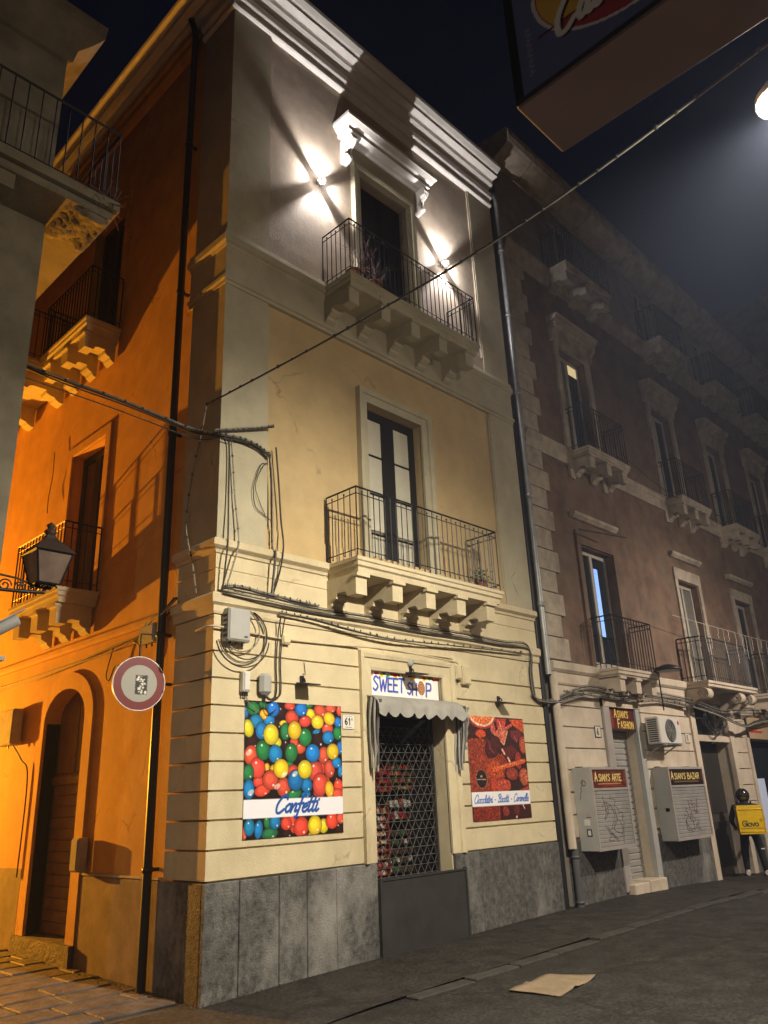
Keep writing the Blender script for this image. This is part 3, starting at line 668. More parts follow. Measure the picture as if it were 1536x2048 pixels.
# ground floor stone courses between the openings
segs = [(N0, 9.02), (10.55, 12.98), (15.32, 16.15), (19.5, 23.0)]
zc = 1.10
k = 0
GN = [1.1, 1.48, 1.86, 2.24, 2.62, 3.0, 3.38, 3.76]
for a, b in segs:
    for i in range(len(GN)-1):
        piece('stone_course', TF, a, b, -.06, 0, GN[i]+.010, GN[i+1]-.010, m_ncream, nb, .006)
for (a, b) in ((N0, N1),):
    mb = MB(); mb.prism([(-.06, 3.76), (.0, 3.77), (.02, 3.80), (.02, 3.98), (.05, 4.0), (.09, 4.04), (.10, 4.16), (.06, 4.19), (-.06, 4.2)], a, b, TF); mb.build('string_course', m_ncream, nb)
slabs(TF, N0, 9.2, 1.09, .02, m_sock, nb, .5, .8, 11, z0=-.5)
slabs(TF, 10.42, 13.08, 1.0, .02, m_sock, nb, .6, .9, 12, z0=-.6)
slabs(TF, 15.22, 16.2, 1.0, .02, m_sock, nb, .5, .9, 13, z0=-.8)
# quoins climbing the left edge above the string course
z = 4.22; k = 0
while z < 13.2:
    h = .44; piece('quoin_block', TF, N0, N0+(.74 if k % 2 == 0 else .56), -.03, .03+.004*(k % 2), z+.008, z+h-.008, m_nstone, nb, .008); z += h; k += 1
mb = MB(); mb.prism([(-.05, 8.62), (.03, 8.62), (.05, 8.70), (.05, 8.84), (.09, 8.88), (.11, 8.92), (.11, 8.98), (-.05, 9.0)], N0-.0, N1, TF); mb.build('string_course', m_nstone, nb)
mb = MB(); mb.prism([(-.05, 13.34), (.03, 13.35), (.06, 13.5), (.10, 13.62), (.14, 13.72), (.15, 13.8), (-.05, 13.82)], N0-.0, N1, TF); mb.build('string_course', m_nstone, nb)
# heavy roof cornice in long stone blocks
for i, (a, b) in enumerate([(N0-.1, 8.3), (8.3, 10.95), (10.95, 13.2), (13.2, 15.6), (15.6, 18.2), (18.2, 20.8), (20.8, 23.6), (23.6, 27.0)]):
    mb = MB(); j = .02
    mb.prism([(-.1, 16.02), (.10, 16.04), (.28, 16.14), (.44, 16.22), (.52, 16.30), (.56, 16.44), (.55, 16.62), (.48, 16.70), (-.3, 16.74)], a+j, b-j, TF); mb.build('cornice_block', m_nstone, nb)
# balconies
def nbal(u0, u1, d, z, nc, m, rh=1.05, cw=.2):
    cs = [u0+.22+(u1-u0-.44)*i/(nc-1) for i in range(nc)]
    return balcony(TF, nb, u0, u1, d, z, cs, m, rail_h=rh, cw=cw, balls=False, sp=.12, sl=.16, ch=.40)
nbal(9.0, 10.75, .52, 4.14, 3, m_ncream); nbal(17.0, 18.9, .55, 4.12, 3, m_ncream); nbal(20.9, 22.7, .55, 4.12, 3, m_ncream)
nbal(9.08, 10.95, .52, 8.96, 3, m_nstone); nbal(13.6, 15.4, .55, 8.92, 3, m_nstone); nbal(17.1, 18.9, .55, 8.92, 3, m_nstone); nbal(20.4, 22.2, .55, 8.92, 3, m_nstone)
for u0, u1 in ((9.07, 11.25), (13.93, 15.75), (17.7, 19.55), (21.1, 23.0)): nbal(u0, u1, .62, 13.78, 3, m_nstone, cw=.3)
# the wide first floor balcony rests on two scrolled brackets
z = 4.16; u0, u1, d = 12.97, 15.95, .62
mb = MB(); prof = [(d, z), (d, z-.06), (d-.03, z-.075), (d-.03, z-.13), (d-.06, z-.15)]
rings = [[TF(u0+d-o, -.02, q), TF(u0+d-o, o, q), TF(u1-d+o, o, q), TF(u1-d+o, -.02, q)] for o, q in prof]; n = len(rings)
mb.add([p for r_ in rings for p in r_], [(i*4+k, i*4+(k+1) % 4, (i+1)*4+(k+1) % 4, (i+1)*4+k) for i in range(n-1) for k in range(4)]+[(0,1,2,3), tuple((n-1)*4+k for k in range(4))])
wb = mb.build('balcony_slab', m_ncream, nb)
for u in (13.12, 15.05, 15.75):
    c = MB(); c.prism([(-.02, 4.0), (.52, 4.0), (.52, 3.93), (.40, 3.80), (.22, 3.72), (.10, 3.60), (-.02, 3.56)], u-.12, u+.12, TF)
    for r_, o in ((.135, 0),):
        c.lathe([(.001, -.13-o), (r_, -.13-o), (r_, .13+o), (.001, .13+o)], TF(u, .44, 3.88), 14, (1, 0, 0))
    for r_ in (.125, .085, .045): c.tube([TF(u-.14, .44+r_*math.cos(a), 3.88+r_*math.sin(a)) for a in [2*math.pi*i/18 for i in range(19)]], .010, 5)
    c.build('scroll_bracket', m_ncream, wb)
rb = railing(MB(), [(u0+.05, 0), (u0+.05, d-.05), (u1-.05, d-.05), (u1-.05, 0)], z+.01, z+1.03, TF, .12, False); rb.build('railing', m_black, wb, normals=False)
# windows
m_nframe = mat('pale_window_paint', (.42, .39, .33), rough=.5, var=.15, bump=0)
rw = random.Random(6); m_ncurt = mat('dim_curtain', (.15, .14, .12), var=.25, scale=6, rough=.4, bump=.1)
def nwin(a, b, z0, z1, lit=None):
    o = -.18
    fr = french_window(TF, nb, a+.02, b-.02, z0, z1, o, m_nframe, m_glass, stile=.06, mid=.05, top=.08)
    for ch_ in fr.children:
        if ch_.name.startswith('pane') and rw.random() < .4: ch_.data.materials[0] = m_ncurt
for a, b in f1w: nwin(a, b, 4.2, 6.77)
for a, b in f2w: nwin(a, b, 9.0, 11.69)
for a, b in f3w: nwin(a, b, 13.84, 15.89)
# lit rooms behind two of the windows
m_lit_w = emit('lit_room_warm', (1.0, .80, .40), .55); m_lit_b = emit('lit_room_blue', (.22, .42, 1.0), .9)
piece('lit_fanlight', TF, 9.95, 10.32, -.205, -.20, 11.35, 11.60, m_lit_w, nb)
piece('lit_pane', TF, 9.86, 10.02, -.205, -.20, 4.95, 6.45, m_lit_b, nb)
def nhood(a, b, z, dz=.8, brack=True):
    for (u0, u1) in ((a-.2, a-.02), (b+.02, b+.2)):
        piece('window_jamb', TF, u0, u1, -.04, .045, z-3.4 if z > 8 else 4.2, z, m_nstone, nb)
    piece('window_lintel', TF, a-.2, b+.2, -.04, .05, z+.002, z+dz*.6, m_nstone, nb)
    mb = MB(); zz = z+dz*.6
    mb.prism([(-.04, zz), (.08, zz), (.12, zz+.05), (.24, zz+.08), (.25, zz+.14), (.30, zz+.18), (-.04, zz+.22)], a-.34, b+.34, TF)
    for u in (a-.24, b+.24): mb.prism([(-.04, zz+.01), (.2, zz+.01), (.18, zz-.12), (.08, zz-.22), (.07, zz-.4), (-.04, zz-.42)], u-.06, u+.06, TF)
    mb.build('window_hood', m_nstone, nb)
for a, b in f2w: nhood(a, b, 11.72)
for a, b in f1w[:]:
    for (u0, u1) in ((a-.16, a-.01), (b+.01, b+.16)): piece('window_jamb', TF, u0, u1, -.03, .03, 4.2, 6.8, m_nstone if a > 13 else m_red, nb)
    piece('window_lintel', TF, a-.16, b+.16, -.03, .035, 6.802, 7.1, m_nstone if a > 13 else m_red, nb)
    mb = MB(); mb.prism([(-.03, 7.35), (.05, 7.36), (.12, 7.42), (.13, 7.48), (-.03, 7.5)], a-.25, b+.25, TF); mb.build('window_hood', m_nstone, nb)
# stuccoed door surround of the shuttered shop, and the portal
for (u0, u1) in ((9.04, 9.27), (10.33, 10.53)): piece('door_jamb', TF, u0, u1, -.06, .05, .1, 3.66, m_alu if u0 < 10 else m_grey, nb)
piece('door_lintel', TF, 9.04, 10.53, -.06, .06, 3.43, 3.70, m_ncream, nb)
piece('door_step', TF, 9.15, 9.72, -.3, .16, -.1, .22, m_ncream, nb, .015); piece('door_step', TF, 9.74, 10.42, -.3, .17, -.1, .24, m_ncream, nb, .015)
rs = piece('roller_shutter', TF, 9.27, 10.33, -.26, -.24, .2, 3.1, m_slat, nb)
z = .22
while z < 2.9:
    mb = MB(); mb.prism([(-.24, z), (-.222, z+.02), (-.222, z+.095), (-.24, z+.112)], 9.28, 10.32, TF); mb.build('slat', m_slat, rs); z += .116
m_graf = mat('red_spray_paint', (.17, .03, .025), var=.2, bump=0)
def graffiti(strokes, T, o, m, parent, wd=.022):
    mb = MB()
    for st in strokes: mb.tube([T(u, o, z) for u, z in [(p.x, p.y) for p in smooth_path([(a, b, 0) for a, b in st], 5)]], .005, 4)
    return mb.build('graffiti', m, parent)
graffiti([[(9.95, 2.1), (9.75, 2.0), (9.8, 1.75), (10.05, 1.7), (10.1, 1.95), (9.9, 2.05)], [(9.85, 1.6), (9.9, 1.3), (9.85, 1.1)], [(9.75, 1.25), (9.95, 1.35), (10.1, 1.2), (9.95, 0.95), (9.75, 1.05), (9.8, 1.25), (10.05, 1.05)], [(9.7, 2.3), (9.95, 2.2), (10.15, 2.3)]], TF, -.219, m_graf, rs)
for (u0, u1) in ((12.98, 13.22), (15.08, 15.32)): piece('portal_pier', TF, u0, u1, -.06, .05, -.5, 3.76, m_ncream, nb)
piece('portal_transom', TF, 13.22, 15.08, -.2, .01, 2.86, 3.0, m_ncream, nb)
pd = piece('portal_door', TF, 13.22, 15.08, -.38, -.34, -.4, 2.86, m_steel, nb)
m_pdoor = mat('dark_bronze_door', (.03, .027, .024), rough=.5, var=.2, bump=0)
for (u0, u1) in ((13.3, 14.1), (14.16, 15.0)):
    for (z0, z1) in ((.15, 1.05), (1.25, 2.8)): piece('door_panel', TF, u0, u1, -.34, -.325, z0, z1, m_pdoor, pd)
piece('kick_plate', TF, 13.28, 15.02, -.34, -.33, -.3, .08, mat('bronze_kick_plate', (.16, .12, .09), rough=.45, metal=.3, bump=0), pd)
piece('door_rail', TF, 13.28, 15.02, -.34, -.322, 1.06, 1.24, mat('bronze_rail', (.085, .07, .055), rough=.45, metal=.3, bump=0), pd)
mb = MB(); mb.tube([TF(14.13, -.325, .1), TF(14.13, -.325, 2.84)], .015, 6); mb.build('door_mullion', MATS['bronze_rail'], pd)
piece('transom_grille_backing', TF, 13.22, 15.08, -.39, -.36, 3.0, 3.76, m_dark, nb)
# far shop at the frame edge: shutter box and lit glass door
piece('shop_surround', TF, 16.15, 16.32, -.06, .04, -.6, 3.0, m_ncream, nb)
piece('shop_window', TF, 16.32, 19.3, -.28, -.26, -.6, 2.9, m_glass, nb)
piece('lit_display', TF, 16.75, 17.6, -.255, -.25, .3, 2.0, emit('lit_shop_display', (.55, .62, .80), .16), nb)
# zinc and painted downpipes in the gap between the buildings
mb = MB(); mb.tube([(7.17, -.08, 9.75), (7.17, -.08, 14.6), (7.15, -.02, 14.9)], .055, 10); mb.tube([(7.17, -.08, 3.9), (7.17, -.08, 9.8)], .058, 10)
for z in (5.2, 7.4, 9.7, 11.6, 13.3): mb.lathe([(.058, -.04), (.075, -.04), (.075, .04), (.058, .04)], (7.17, -.08, z), 10)
mb.build('zinc_downpipe', m_zinc, nb)
mb = MB(); mb.tube([(7.30, -.09, .95), (7.30, -.09, 3.95)], .075, 12); mb.build('painted_downpipe', m_ncream, nb)
mb = MB(); mb.tube([(7.34, -.10, -.1), (7.34, -.10, 1.0)], .06, 10)
for z in (.12, .82): mb.lathe([(.06, -.02), (.072, -.02), (.072, .02), (.06, .02)], (7.34, -.10, z), 10)
mb.build('iron_downpipe_shoe', mat('grey_iron_pipe', (.09, .095, .095), rough=.5, bump=0), nb)
mb = MB(); mb.tube([(7.08, .02, -.1), (7.08, .02, 9.2)], .06, 8); mb.build('black_downpipe', m_blackpipe, nb)
# ============================================================ building across the lane, and others
lb = root('left_building', (-2.6, 0, 0), 'dark weathered building across the lane with a crumbling corner balcony', 'building')
LX = -2.57
mb = MB()
mb.add([(LX, 0, -.3), (-9, 0, -.3), (-9, 0, 11.6), (LX, 0, 11.6), (LX, 22, -.3), (LX, 22, 11.6)], [(0,1,2,3), (0,3,5,4)])
mb.build('wall', m_left, lb, normals=False)
piece('roof', TF, -9, LX, -22, -.02, 11.62, 11.7, m_left, lb)
mb = MB(); mb.sweep([(-.1, 11.05), (.06, 11.1), (.10, 11.3), (.22, 11.38), (.34, 11.5), (.36, 11.7), (-.1, 11.75)], [(-9, 0), (LX, 0), (LX, 22)]); mb.build('eaves_cornice', m_left, lb)
piece('pilaster', TF, LX-.95, LX, -.02, .035, -.3, 11.05, m_left, lb)
mb = MB(); z = 8.70; x0, x1, yf = -9, -1.98, -.7
mb.add([(x0, .0, z), (x0, yf, z), (x1, yf, z), (x1, 2.2, z), (LX, 2.2, z), (LX, 0, z)]+[(x0, .0, z-.13), (x0, yf, z-.13), (x1, yf, z-.13), (x1, 2.2, z-.13), (LX, 2.2, z-.13), (LX, 0, z-.13)],
       [(0,1,2,3,4,5), (6,7,8,9,10,11)]+[(i,(i+1)%6,6+(i+1)%6,6+i) for i in range(6)])
sl = mb.build('balcony_slab', m_left, lb)
bm_ = MB(); bm_.cbox((x0, yf+.05, z-.24), (x1-.05, -.0, z-.135), .02); bm_.cbox((LX+.0, -.0, z-.24), (x1-.05, 2.15, z-.135), .02); bm_.build('slab_underside', m_left, sl)
rg = random.Random(4); ch = MB(); nxx, nyy = 14, 18; vs = []
for j in range(nyy+1):     # broken, hanging plaster under the corner
    for i in range(nxx+1):
        px = -2.56+.54*i/nxx; py = -.62+.75*j/nyy; e_ = min(i, nxx-i, j, nyy-j)
        vs.append((px, py, z-.225-(0 if e_ == 0 else rg.uniform(.0, .05)+.05*math.sin(px*7+py*3)**2)))
ch.add(vs, [(j*(nxx+1)+i, j*(nxx+1)+i+1, (j+1)*(nxx+1)+i+1, (j+1)*(nxx+1)+i) for j in range(nyy) for i in range(nxx)], True)
ch.build('crumbled_plaster', m_left, sl, normals=False)
for u in (-4.4, -3.3): MB().prism(corbel_prof(z-.13, .62, .5), u-.16, u+.16, TF).build('corbel', m_left, sl)
mb = MB()
for zz, t in ((z+1.06, .03), (z+.06, .014)):
    mb.bar((x0, yf+.05, zz), (x1-.05, yf+.05, zz), t); mb.bar((x1-.05, yf+.05, zz), (x1-.05, 2.1, zz), t)
for i in range(40): mb.bar((x1-.05-.16*i, yf+.05, z), (x1-.05-.16*i, yf+.05, z+1.05), .012)
for i in range(1, 17): mb.bar((x1-.05, yf+.05+.165*i, z), (x1-.05, yf+.05+.165*i, z+1.05), .012)
mb.build('railing', m_black, sl, normals=False)
piece('window_shutter', TF, -4.9, -3.58, -.02, .02, 8.72, 11.0, m_shutter, lb)
fb = root('far_building', (27.2, 0, 0), 'dark tall building at the far end of the street', 'building')
mb = MB(); mb.box((27.1, -.2, -1.2), (44, 14, 21.5)); mb.build('wall', m_ngrey, fb)
mb = MB(); mb.prism([(0, 20.9), (.3, 21.0), (.6, 21.3), (.6, 21.55), (0, 21.6)], 27.0, 44, lambda u, o, z: (u, -.2-o, z)); mb.build('cornice', m_nstone, fb)
for i in range(4):
    for k in range(4):
        u = 28.3+i*3.4; w_ = piece('window', lambda u_, o, z: (u_, -.2-o, z), u, u+1.3, -.05, .01, 3.5+k*4.4, 6.1+k*4.4, m_glass, fb)
ob = root('opposite_building', (0, -11.5, 0), 'plain cream building on the opposite side of the street', 'building')
mb = MB(); mb.box((-14, -14, -.5), (22, -11.2, 11)); mb.build('wall', m_ncream, ob)
for i in range(8):
    piece('window', lambda u, o, z: (u, -11.2+o, z), -12+i*4.2, -10.7+i*4.2, -.02, .02, 5.2, 7.8, m_glass, ob)

# ============================================================ lamps
def add_light(name, kind, loc, energy, col, parent, target=None, **kw):
    l = bpy.data.lights.new(name, kind); l.energy = energy; l.color = col
    for k, v in kw.items(): setattr(l, k, v)
    o = link(bpy.data.objects.new(name, l)); o.location = loc
    if target is not None: o.rotation_euler = (Vector(target)-Vector(loc)).to_track_quat('-Z', 'Y').to_euler()
    return setup(o, parent)
m_lampglow = emit('lamp_lens_white', (1, .94, 1.0), 60)
def street_lamp(loc, label, energy, target, col, size=R(112), blend=1.0, spill=SPILL):
    x, y, z = loc; t = root('street_lamp', loc, label, 'street lamp', 'lamps hung over the street')
    mb = MB(); mb.lathe([(.02, .30), (.05, .28), (.06, .2), (.14, .16), (.22, .06), (.23, .0), (.21, .0), (.2, .02)], loc, 20); mb.build('lamp_hood', m_zinc, t)
    mb = MB(); mb.lathe([(.001, -.01), (.12, -.008), (.2, .012)], loc, 20); mb.build('lamp_lens', m_lampglow, t)
    mb = MB(); mb.tube([(x, y, z+.28), (x, y, z+.5)], .012, 6); mb.build('hanger', m_black, t)
    add_light('lamp_light', 'SPOT', (x, y, z-.05), energy, col, t, target, spot_size=size, spot_blend=blend, shadow_soft_size=.10)
    add_light('lamp_spill', 'POINT', (x, y, z-.06), energy*spill, col, t, shadow_soft_size=.10)
    return t
street_lamp((1.06, -7.05, 7.55), 'white street lamp hung on the cable above the street', P_MAIN, (2.2, 0, -.6), (1.0, .90, .72))
street_lamp((13.5, -6.6, 7.6), 'second street lamp further along the street', P_FAR, (13.0, 0, .2), (1.0, .86, .72), spill=SPILL_FAR)
street_lamp((-11.5, -7.4, 7.4), 'unseen lamp added at the left to light the box sign face', 1500, (-9, 0, .2), (1.0, .9, .75))  # added lamp, out of view, to brighten the sign face and left building
t = root('lane_lantern', (-2.57, 14, 3.2), 'glowing orange sodium lantern far down the lane', 'lantern')
mb = MB(); mb.tube([(-2.57, 14, 3.3), (-2.3, 14, 3.4), (-2.2, 14, 3.3)], .02, 6); mb.build('bracket', m_black, t)
mb = MB(); mb.lathe([(.03, .22), (.12, .16), (.13, .14)], (-2.2, 14, 3.05), 8); mb.build('lamp_hood', m_black, t)
mb = MB(); mb.ball((-2.2, 14, 3.05), .09, 10); mb.build('lamp_globe', emit('sodium_globe', (1, .45, .08), 20), t)
add_light('lamp_light', 'POINT', (-2.2, 14, 2.92), P_SODIUM, (1.0, .40, .025), t, shadow_soft_size=.04)
# ---- top floor wall sconces, light thrown up, down and sideways along the wall
for i, (x, z, lab) in enumerate(((1.84, 11.92, 'small square wall sconce left of the top floor window'), (5.12, 11.92, 'small square wall sconce right of the top floor window'))):
    t = root('wall_sconce', (x, 0, z), lab, 'wall lamp', 'sconces on the top floor')
    mb = MB(); tbox(mb, TF, x-.045, x+.045, -.05, .11, z-.035, z+.035, .006); mb.build('lamp_body', m_alu, t)
    ml = MATS.get('sconce') or emit('sconce_lens', (1, .95, .95), 30); MATS['sconce'] = ml
    for dx, dz, e, sz in ((0, 1, 1.15, 90), (0, -1, .85, 86), (1, 0, .28, 84), (-1, 0, .28, 84)):
        c = TF(x+dx*.055, .045, z+dz*.045)
        mb = MB(); mb.lathe([(.001, .004), (.022, .004), (.024, 0)], c, 10, (dx, 0, dz)); mb.build('lens', ml, t)
        c2 = TF(x+dx*.07, .085, z+dz*.06)
        add_light('beam', 'SPOT', c2, P_SCONCE*e, (1.0, .94, .93), t, (c2[0]+dx, c2[1]+.06, c2[2]+dz), spot_size=R(sz), spot_blend=.55, shadow_soft_size=.012)
    add_light('glow', 'POINT', TF(x, .16, z), P_SCONCE*.035, (1.0, .94, .93), t, shadow_soft_size=.03)
# ============================================================ sweet shop front
fbp = root('flood_barrier', (3.53, 0, 0), 'plain dark steel panel closing the foot of the sweet shop door', 'panel')
piece('sheet', TF, 2.66, 4.43, .03, .06, -.04, .86, m_steel, fbp)
for (a, b, c, d) in ((2.645, 2.68, -.06, .885), (4.41, 4.445, -.06, .90)): piece('edge_strip', TF, a, b, .025, .075, c, d, m_steel, fbp)
piece('top_strip', TF, 2.682, 4.408, .03, .075, .862, .885, m_steel, fbp); piece('bottom_strip', TF, 2.682, 4.408, .03, .07, -.07, -.042, m_steel, fbp)
gt = root('folding_gate', (3.46, .3, .9), 'steel folding lattice gate drawn across the sweet shop door', 'gate')
mb = MB(); yg = .26; x0, x1, z0, z1 = 2.70, 4.23, .86, 2.92; hs = .118; ws = .150
rows = int((z1-z0)/hs)
for r_ in range(rows+1):
    z = z0+r_*hs; mb.tube([(x0, yg, z), (x1, yg, z)], .005, 5)
hb = mb.build('horizontal_bars', m_lattice, gt, normals=False, kind='stuff'); mb = MB()
for r_ in range(rows):
    z = z0+r_*hs; off = 0 if r_ % 2 == 0 else ws/2
    x = x0-ws+off
    while x < x1+ws:
        for dx in (ws/2, -ws/2):
            a = Vector((x, yg+.01, z)); b = Vector((x+dx, yg+.01, z+hs))
            if min(a.x, b.x) >= x0 and max(a.x, b.x) <= x1: mb.tube([a, b], .0055, 5)
        x += ws
mb.build('diagonal_bars', m_lattice, gt, normals=False, kind='stuff'); mb = MB()
for r_ in range(rows+1):
    x = x0+(0 if r_ % 2 == 0 else ws/2)
    while x < x1: mb.lathe([(.001, .006), (.011, .005), (.013, 0)], (x, yg-.006, z0+r_*hs), 6, (0, -1, 0)); x += ws
mb.build('rivets', m_lattice, gt, normals=False, kind='stuff')
mb = MB(); mb.box((4.19, yg-.02, .86), (4.22, yg+.03, 3.0)); mb.box((2.70, yg-.02, .86), (2.73, yg+.03, 3.0)); mb.box((2.70, yg-.02, 3.0), (4.22, yg+.03, 3.06)); mb.build('gate_frame', m_steel, gt)
# goods seen through the gate
rg = random.Random(21)
m_pack = [mat('candy_red', (.20, .012, .012), rough=.3, bump=0), mat('candy_gold', (.22, .14, .04), rough=.3, bump=0), mat('candy_white', (.30, .28, .25), rough=.3, bump=0), mat('candy_brown', (.05, .025, .015), rough=.4, bump=0), mat('candy_orange', (.22, .07, .02), rough=.3, bump=0), mat('candy_green', (.03, .07, .03), rough=.3, bump=0)]
def rack(loc, w_, h_, d_, nx, nz, mats_, frame, label):
    x, y, z = loc; t = root('sweet_rack', loc, label, 'rack', 'racks of sweets behind the gate')
    mb = MB(); mb.box((x, y+d_, z), (x+w_, y+d_+.02, z+h_)); mb.box((x-.02, y, z), (x, y+d_, z+h_)); mb.box((x+w_, y, z), (x+w_+.02, y+d_, z+h_)); mb.build('case', frame, t)
    for k in range(nz):
        mb = MB(); zz = z+h_*k/nz; mb.box((x, y, zz), (x+w_, y+d_, zz+.012)); sh = mb.build('shelf', frame, t)
        for i in range(nx):
            u = x+(i+.5)*w_/nx; bw = w_/nx*.42; bh = h_/nz*rg.uniform(.5, .85); m = rg.choice(mats_)
            mb = MB(); yy = y+rg.uniform(.02, .05)
            mb.add([(u-bw, yy, zz+.014), (u+bw, yy, zz+.014), (u+bw*.9, yy+.02, zz+bh), (u-bw*.9, yy+.02, zz+bh), (u-bw, yy+.09, zz+.014), (u+bw, yy+.09, zz+.014), (u+bw*.9, yy+.05, zz+bh), (u-bw*.9, yy+.05, zz+bh)],
                   [(0,1,2,3), (4,7,6,5), (0,3,7,4), (1,5,6,2), (3,2,6,7), (0,4,5,1)])
            mb.build('sweet_packet', m, sh)
rack((3.02, .50, .86), .40, .92, .2, 6, 9, [m_pack[0], m_pack[1], m_pack[0], m_pack[2], m_pack[4]], m_pack[0], 'tall red rack of sweets low behind the gate')
rack((3.46, .62, .86), .62, .62, .2, 7, 5, [m_pack[3], m_pack[5], m_pack[2], m_pack[3]], m_dark, 'dark low rack with a few pale packets behind the gate')
rack((3.52, .60, 1.58), .56, .32, .2, 6, 2, [m_pack[2], m_pack[0], m_pack[2], m_pack[3]], m_dark, 'middle shelf of white and red packets behind the gate')
rack((3.34, .55, 1.98), .17, .36, .2, 3, 3, [m_pack[0], m_pack[4]], m_pack[0], 'small bright red rack hanging high behind the gate')
rack((3.56, .60, 2.0), .55, .50, .2, 9, 5, [m_pack[1], m_pack[3], m_pack[1], m_pack[3], m_pack[0]], m_pack[3], 'brown and gold rack of small sweets high behind the gate')
# ---- SWEET SHOP sign
cv = Canvas(1.54, .35, 230, (.93, .93, .92)); rg = random.Random(5)
for k in range(46):
    cx = rg.uniform(0, 1.54); cy = .35-abs(rg.gauss(0, .02)); cl = rg.choice([(.85, .12, .12), (.95, .75, .1), (.1, .55, .25), (.9, .3, .1), (.85, .2, .4), (.95, .85, .2)])
    cv.ell(cx, cy, rg.uniform(.02, .05), rg.uniform(.015, .03), cl, rg.uniform(-.6, .6))
for dx, dy, wd, cl in ((.007, -.007, .034, (.92, .75, .72)), (0, 0, .028, (.10, .30, .72))):
    x = .085+dx; base = .085+dy
    for ch, hh, db in (('S', .20, .0), ('W', .20, -.004), ('E', .19, 0), ('E', .19, 0), ('T', .20, .0), (' ', 0, 0), ('S', .17, -.015), ('H', .17, -.02)):
        if ch == ' ': x += .055; continue
        x = cv.text(ch, x, base+db, hh, wd, cl, FONT, slant=.08, gap=.15, sx=.95)
    x0 = x+.085
    cv.text('P', x0+.115, .055+dy, .20, wd, cl, FONT, slant=.08)
for rr, cl in ((.085, (.45, .24, .12)), (.070, (.80, .58, .36)), (.055, (.50, .26, .12)), (.040, (.82, .6, .4)), (.024, (.5, .26, .12)), (.010, (.85, .65, .45))):
    cv.ell(x0+.012, .175, rr*.95, rr*1.25, cl)
cv.stroke([(x0+.012, .085), (x0+.018, .01)], .012, (.75, .72, .68)); cv.rect(1.525, 0, 1.54, .35, (.08, .06, .06))
t = root('shop_sign', (3.46, .1, 3.28), 'white SWEET SHOP sign with blue brush letters over the awning', 'sign')
cv.build('sign_board', (2.70, .075, 3.275), (1, 0, 0), (0, 0, 1), m_print, t, thick=.02)
# ---- awning, gathered up with striped side curtains
aw = root('awning', (3.5, -.02, 3.27), 'small grey canvas awning with scalloped edge over the shop door', 'awning')
mb = MB(); nx = 72; X0, X1 = 2.56, 4.46; vs = []; fs = []
rows_ = 10
for j in range(rows_+1):
    s_ = j/rows_
    for i in range(nx+1):
        u = i/nx; x = X0+(X1-X0)*u - .05*s_*(1-u) + .02*s_*u
        sag = .012*math.sin(u*19+1)*s_+.010*math.sin(u*43)*s_
        if s_ < .6: q = s_/.6; o = .03+.24*math.sin(q*1.5)*.98; z = 3.27-.10*q**1.6-.06*q
        else:
            q = (s_-.6)/.4; o = .27+.02*q+sag; z = 3.12-(.10+.075*abs(math.sin(math.pi*(u*8+.15))))*q
        vs.append((x, -o-sag*.6, z))
fs = [(j*(nx+1)+i, j*(nx+1)+i+1, (j+1)*(nx+1)+i+1, (j+1)*(nx+1)+i) for j in range(rows_) for i in range(nx)]
mb.add(vs, fs, True); mb.build('canopy', m_fabric, aw, normals=False)
for side, xc, zb, dx in ((0, 2.58, 2.23, -1), (1, 4.42, 2.24, 1)):
    for k in range(8):       # folds of the side curtain: alternating pale and dark stripes
        mb = MB(); o0 = .045+k*.030; top = 3.25-.010*k; bot = zb+.05*((k*5) % 3); q = []; rr = []
        for j in range(11):
            s_ = j/10; z = top+(bot-top)*s_; bul = .055*math.sin(min(1, s_*1.25)*math.pi)*dx
            q.append((xc+bul*.6+dx*.014*(k % 3-1)+.006*math.sin(s_*8+k*2), -(o0*(1-.3*s_)+.01*math.sin(s_*5+k)), z)); rr.append(.021-.006*s_)
        mb.tube(q, rr, 8); mb.build('curtain_fold', m_fabric if k % 3 != 1 else m_fabric_dark, aw, normals=False)
mb = MB(); vs = []
for j in range(9):
    s_ = j/8; z = 3.16-.62*s_; wv = .05*abs(math.sin(s_*math.pi*3))
    vs += [(4.47, -.06, z), (4.50+.01*math.sin(s_*6), -.30-.03*math.sin(s_*3)+wv+.10*s_, z)]
mb.add(vs, [(j*2, j*2+1, j*2+3, j*2+2) for j in range(8)], True); mb.build('side_valance', m_fabric, aw, normals=False)
mb = MB(); vs = []
for j in range(9):
    s_ = j/8; z = 3.16-.42*s_; wv = .05*abs(math.sin(s_*math.pi*2))
    vs += [(2.60, -.05, z), (2.60, -.28+wv+.08*s_, z)]
mb.add(vs, [(j*2, j*2+1, j*2+3, j*2+2) for j in range(8)], True); mb.build('side_valance', m_fabric, aw, normals=False)
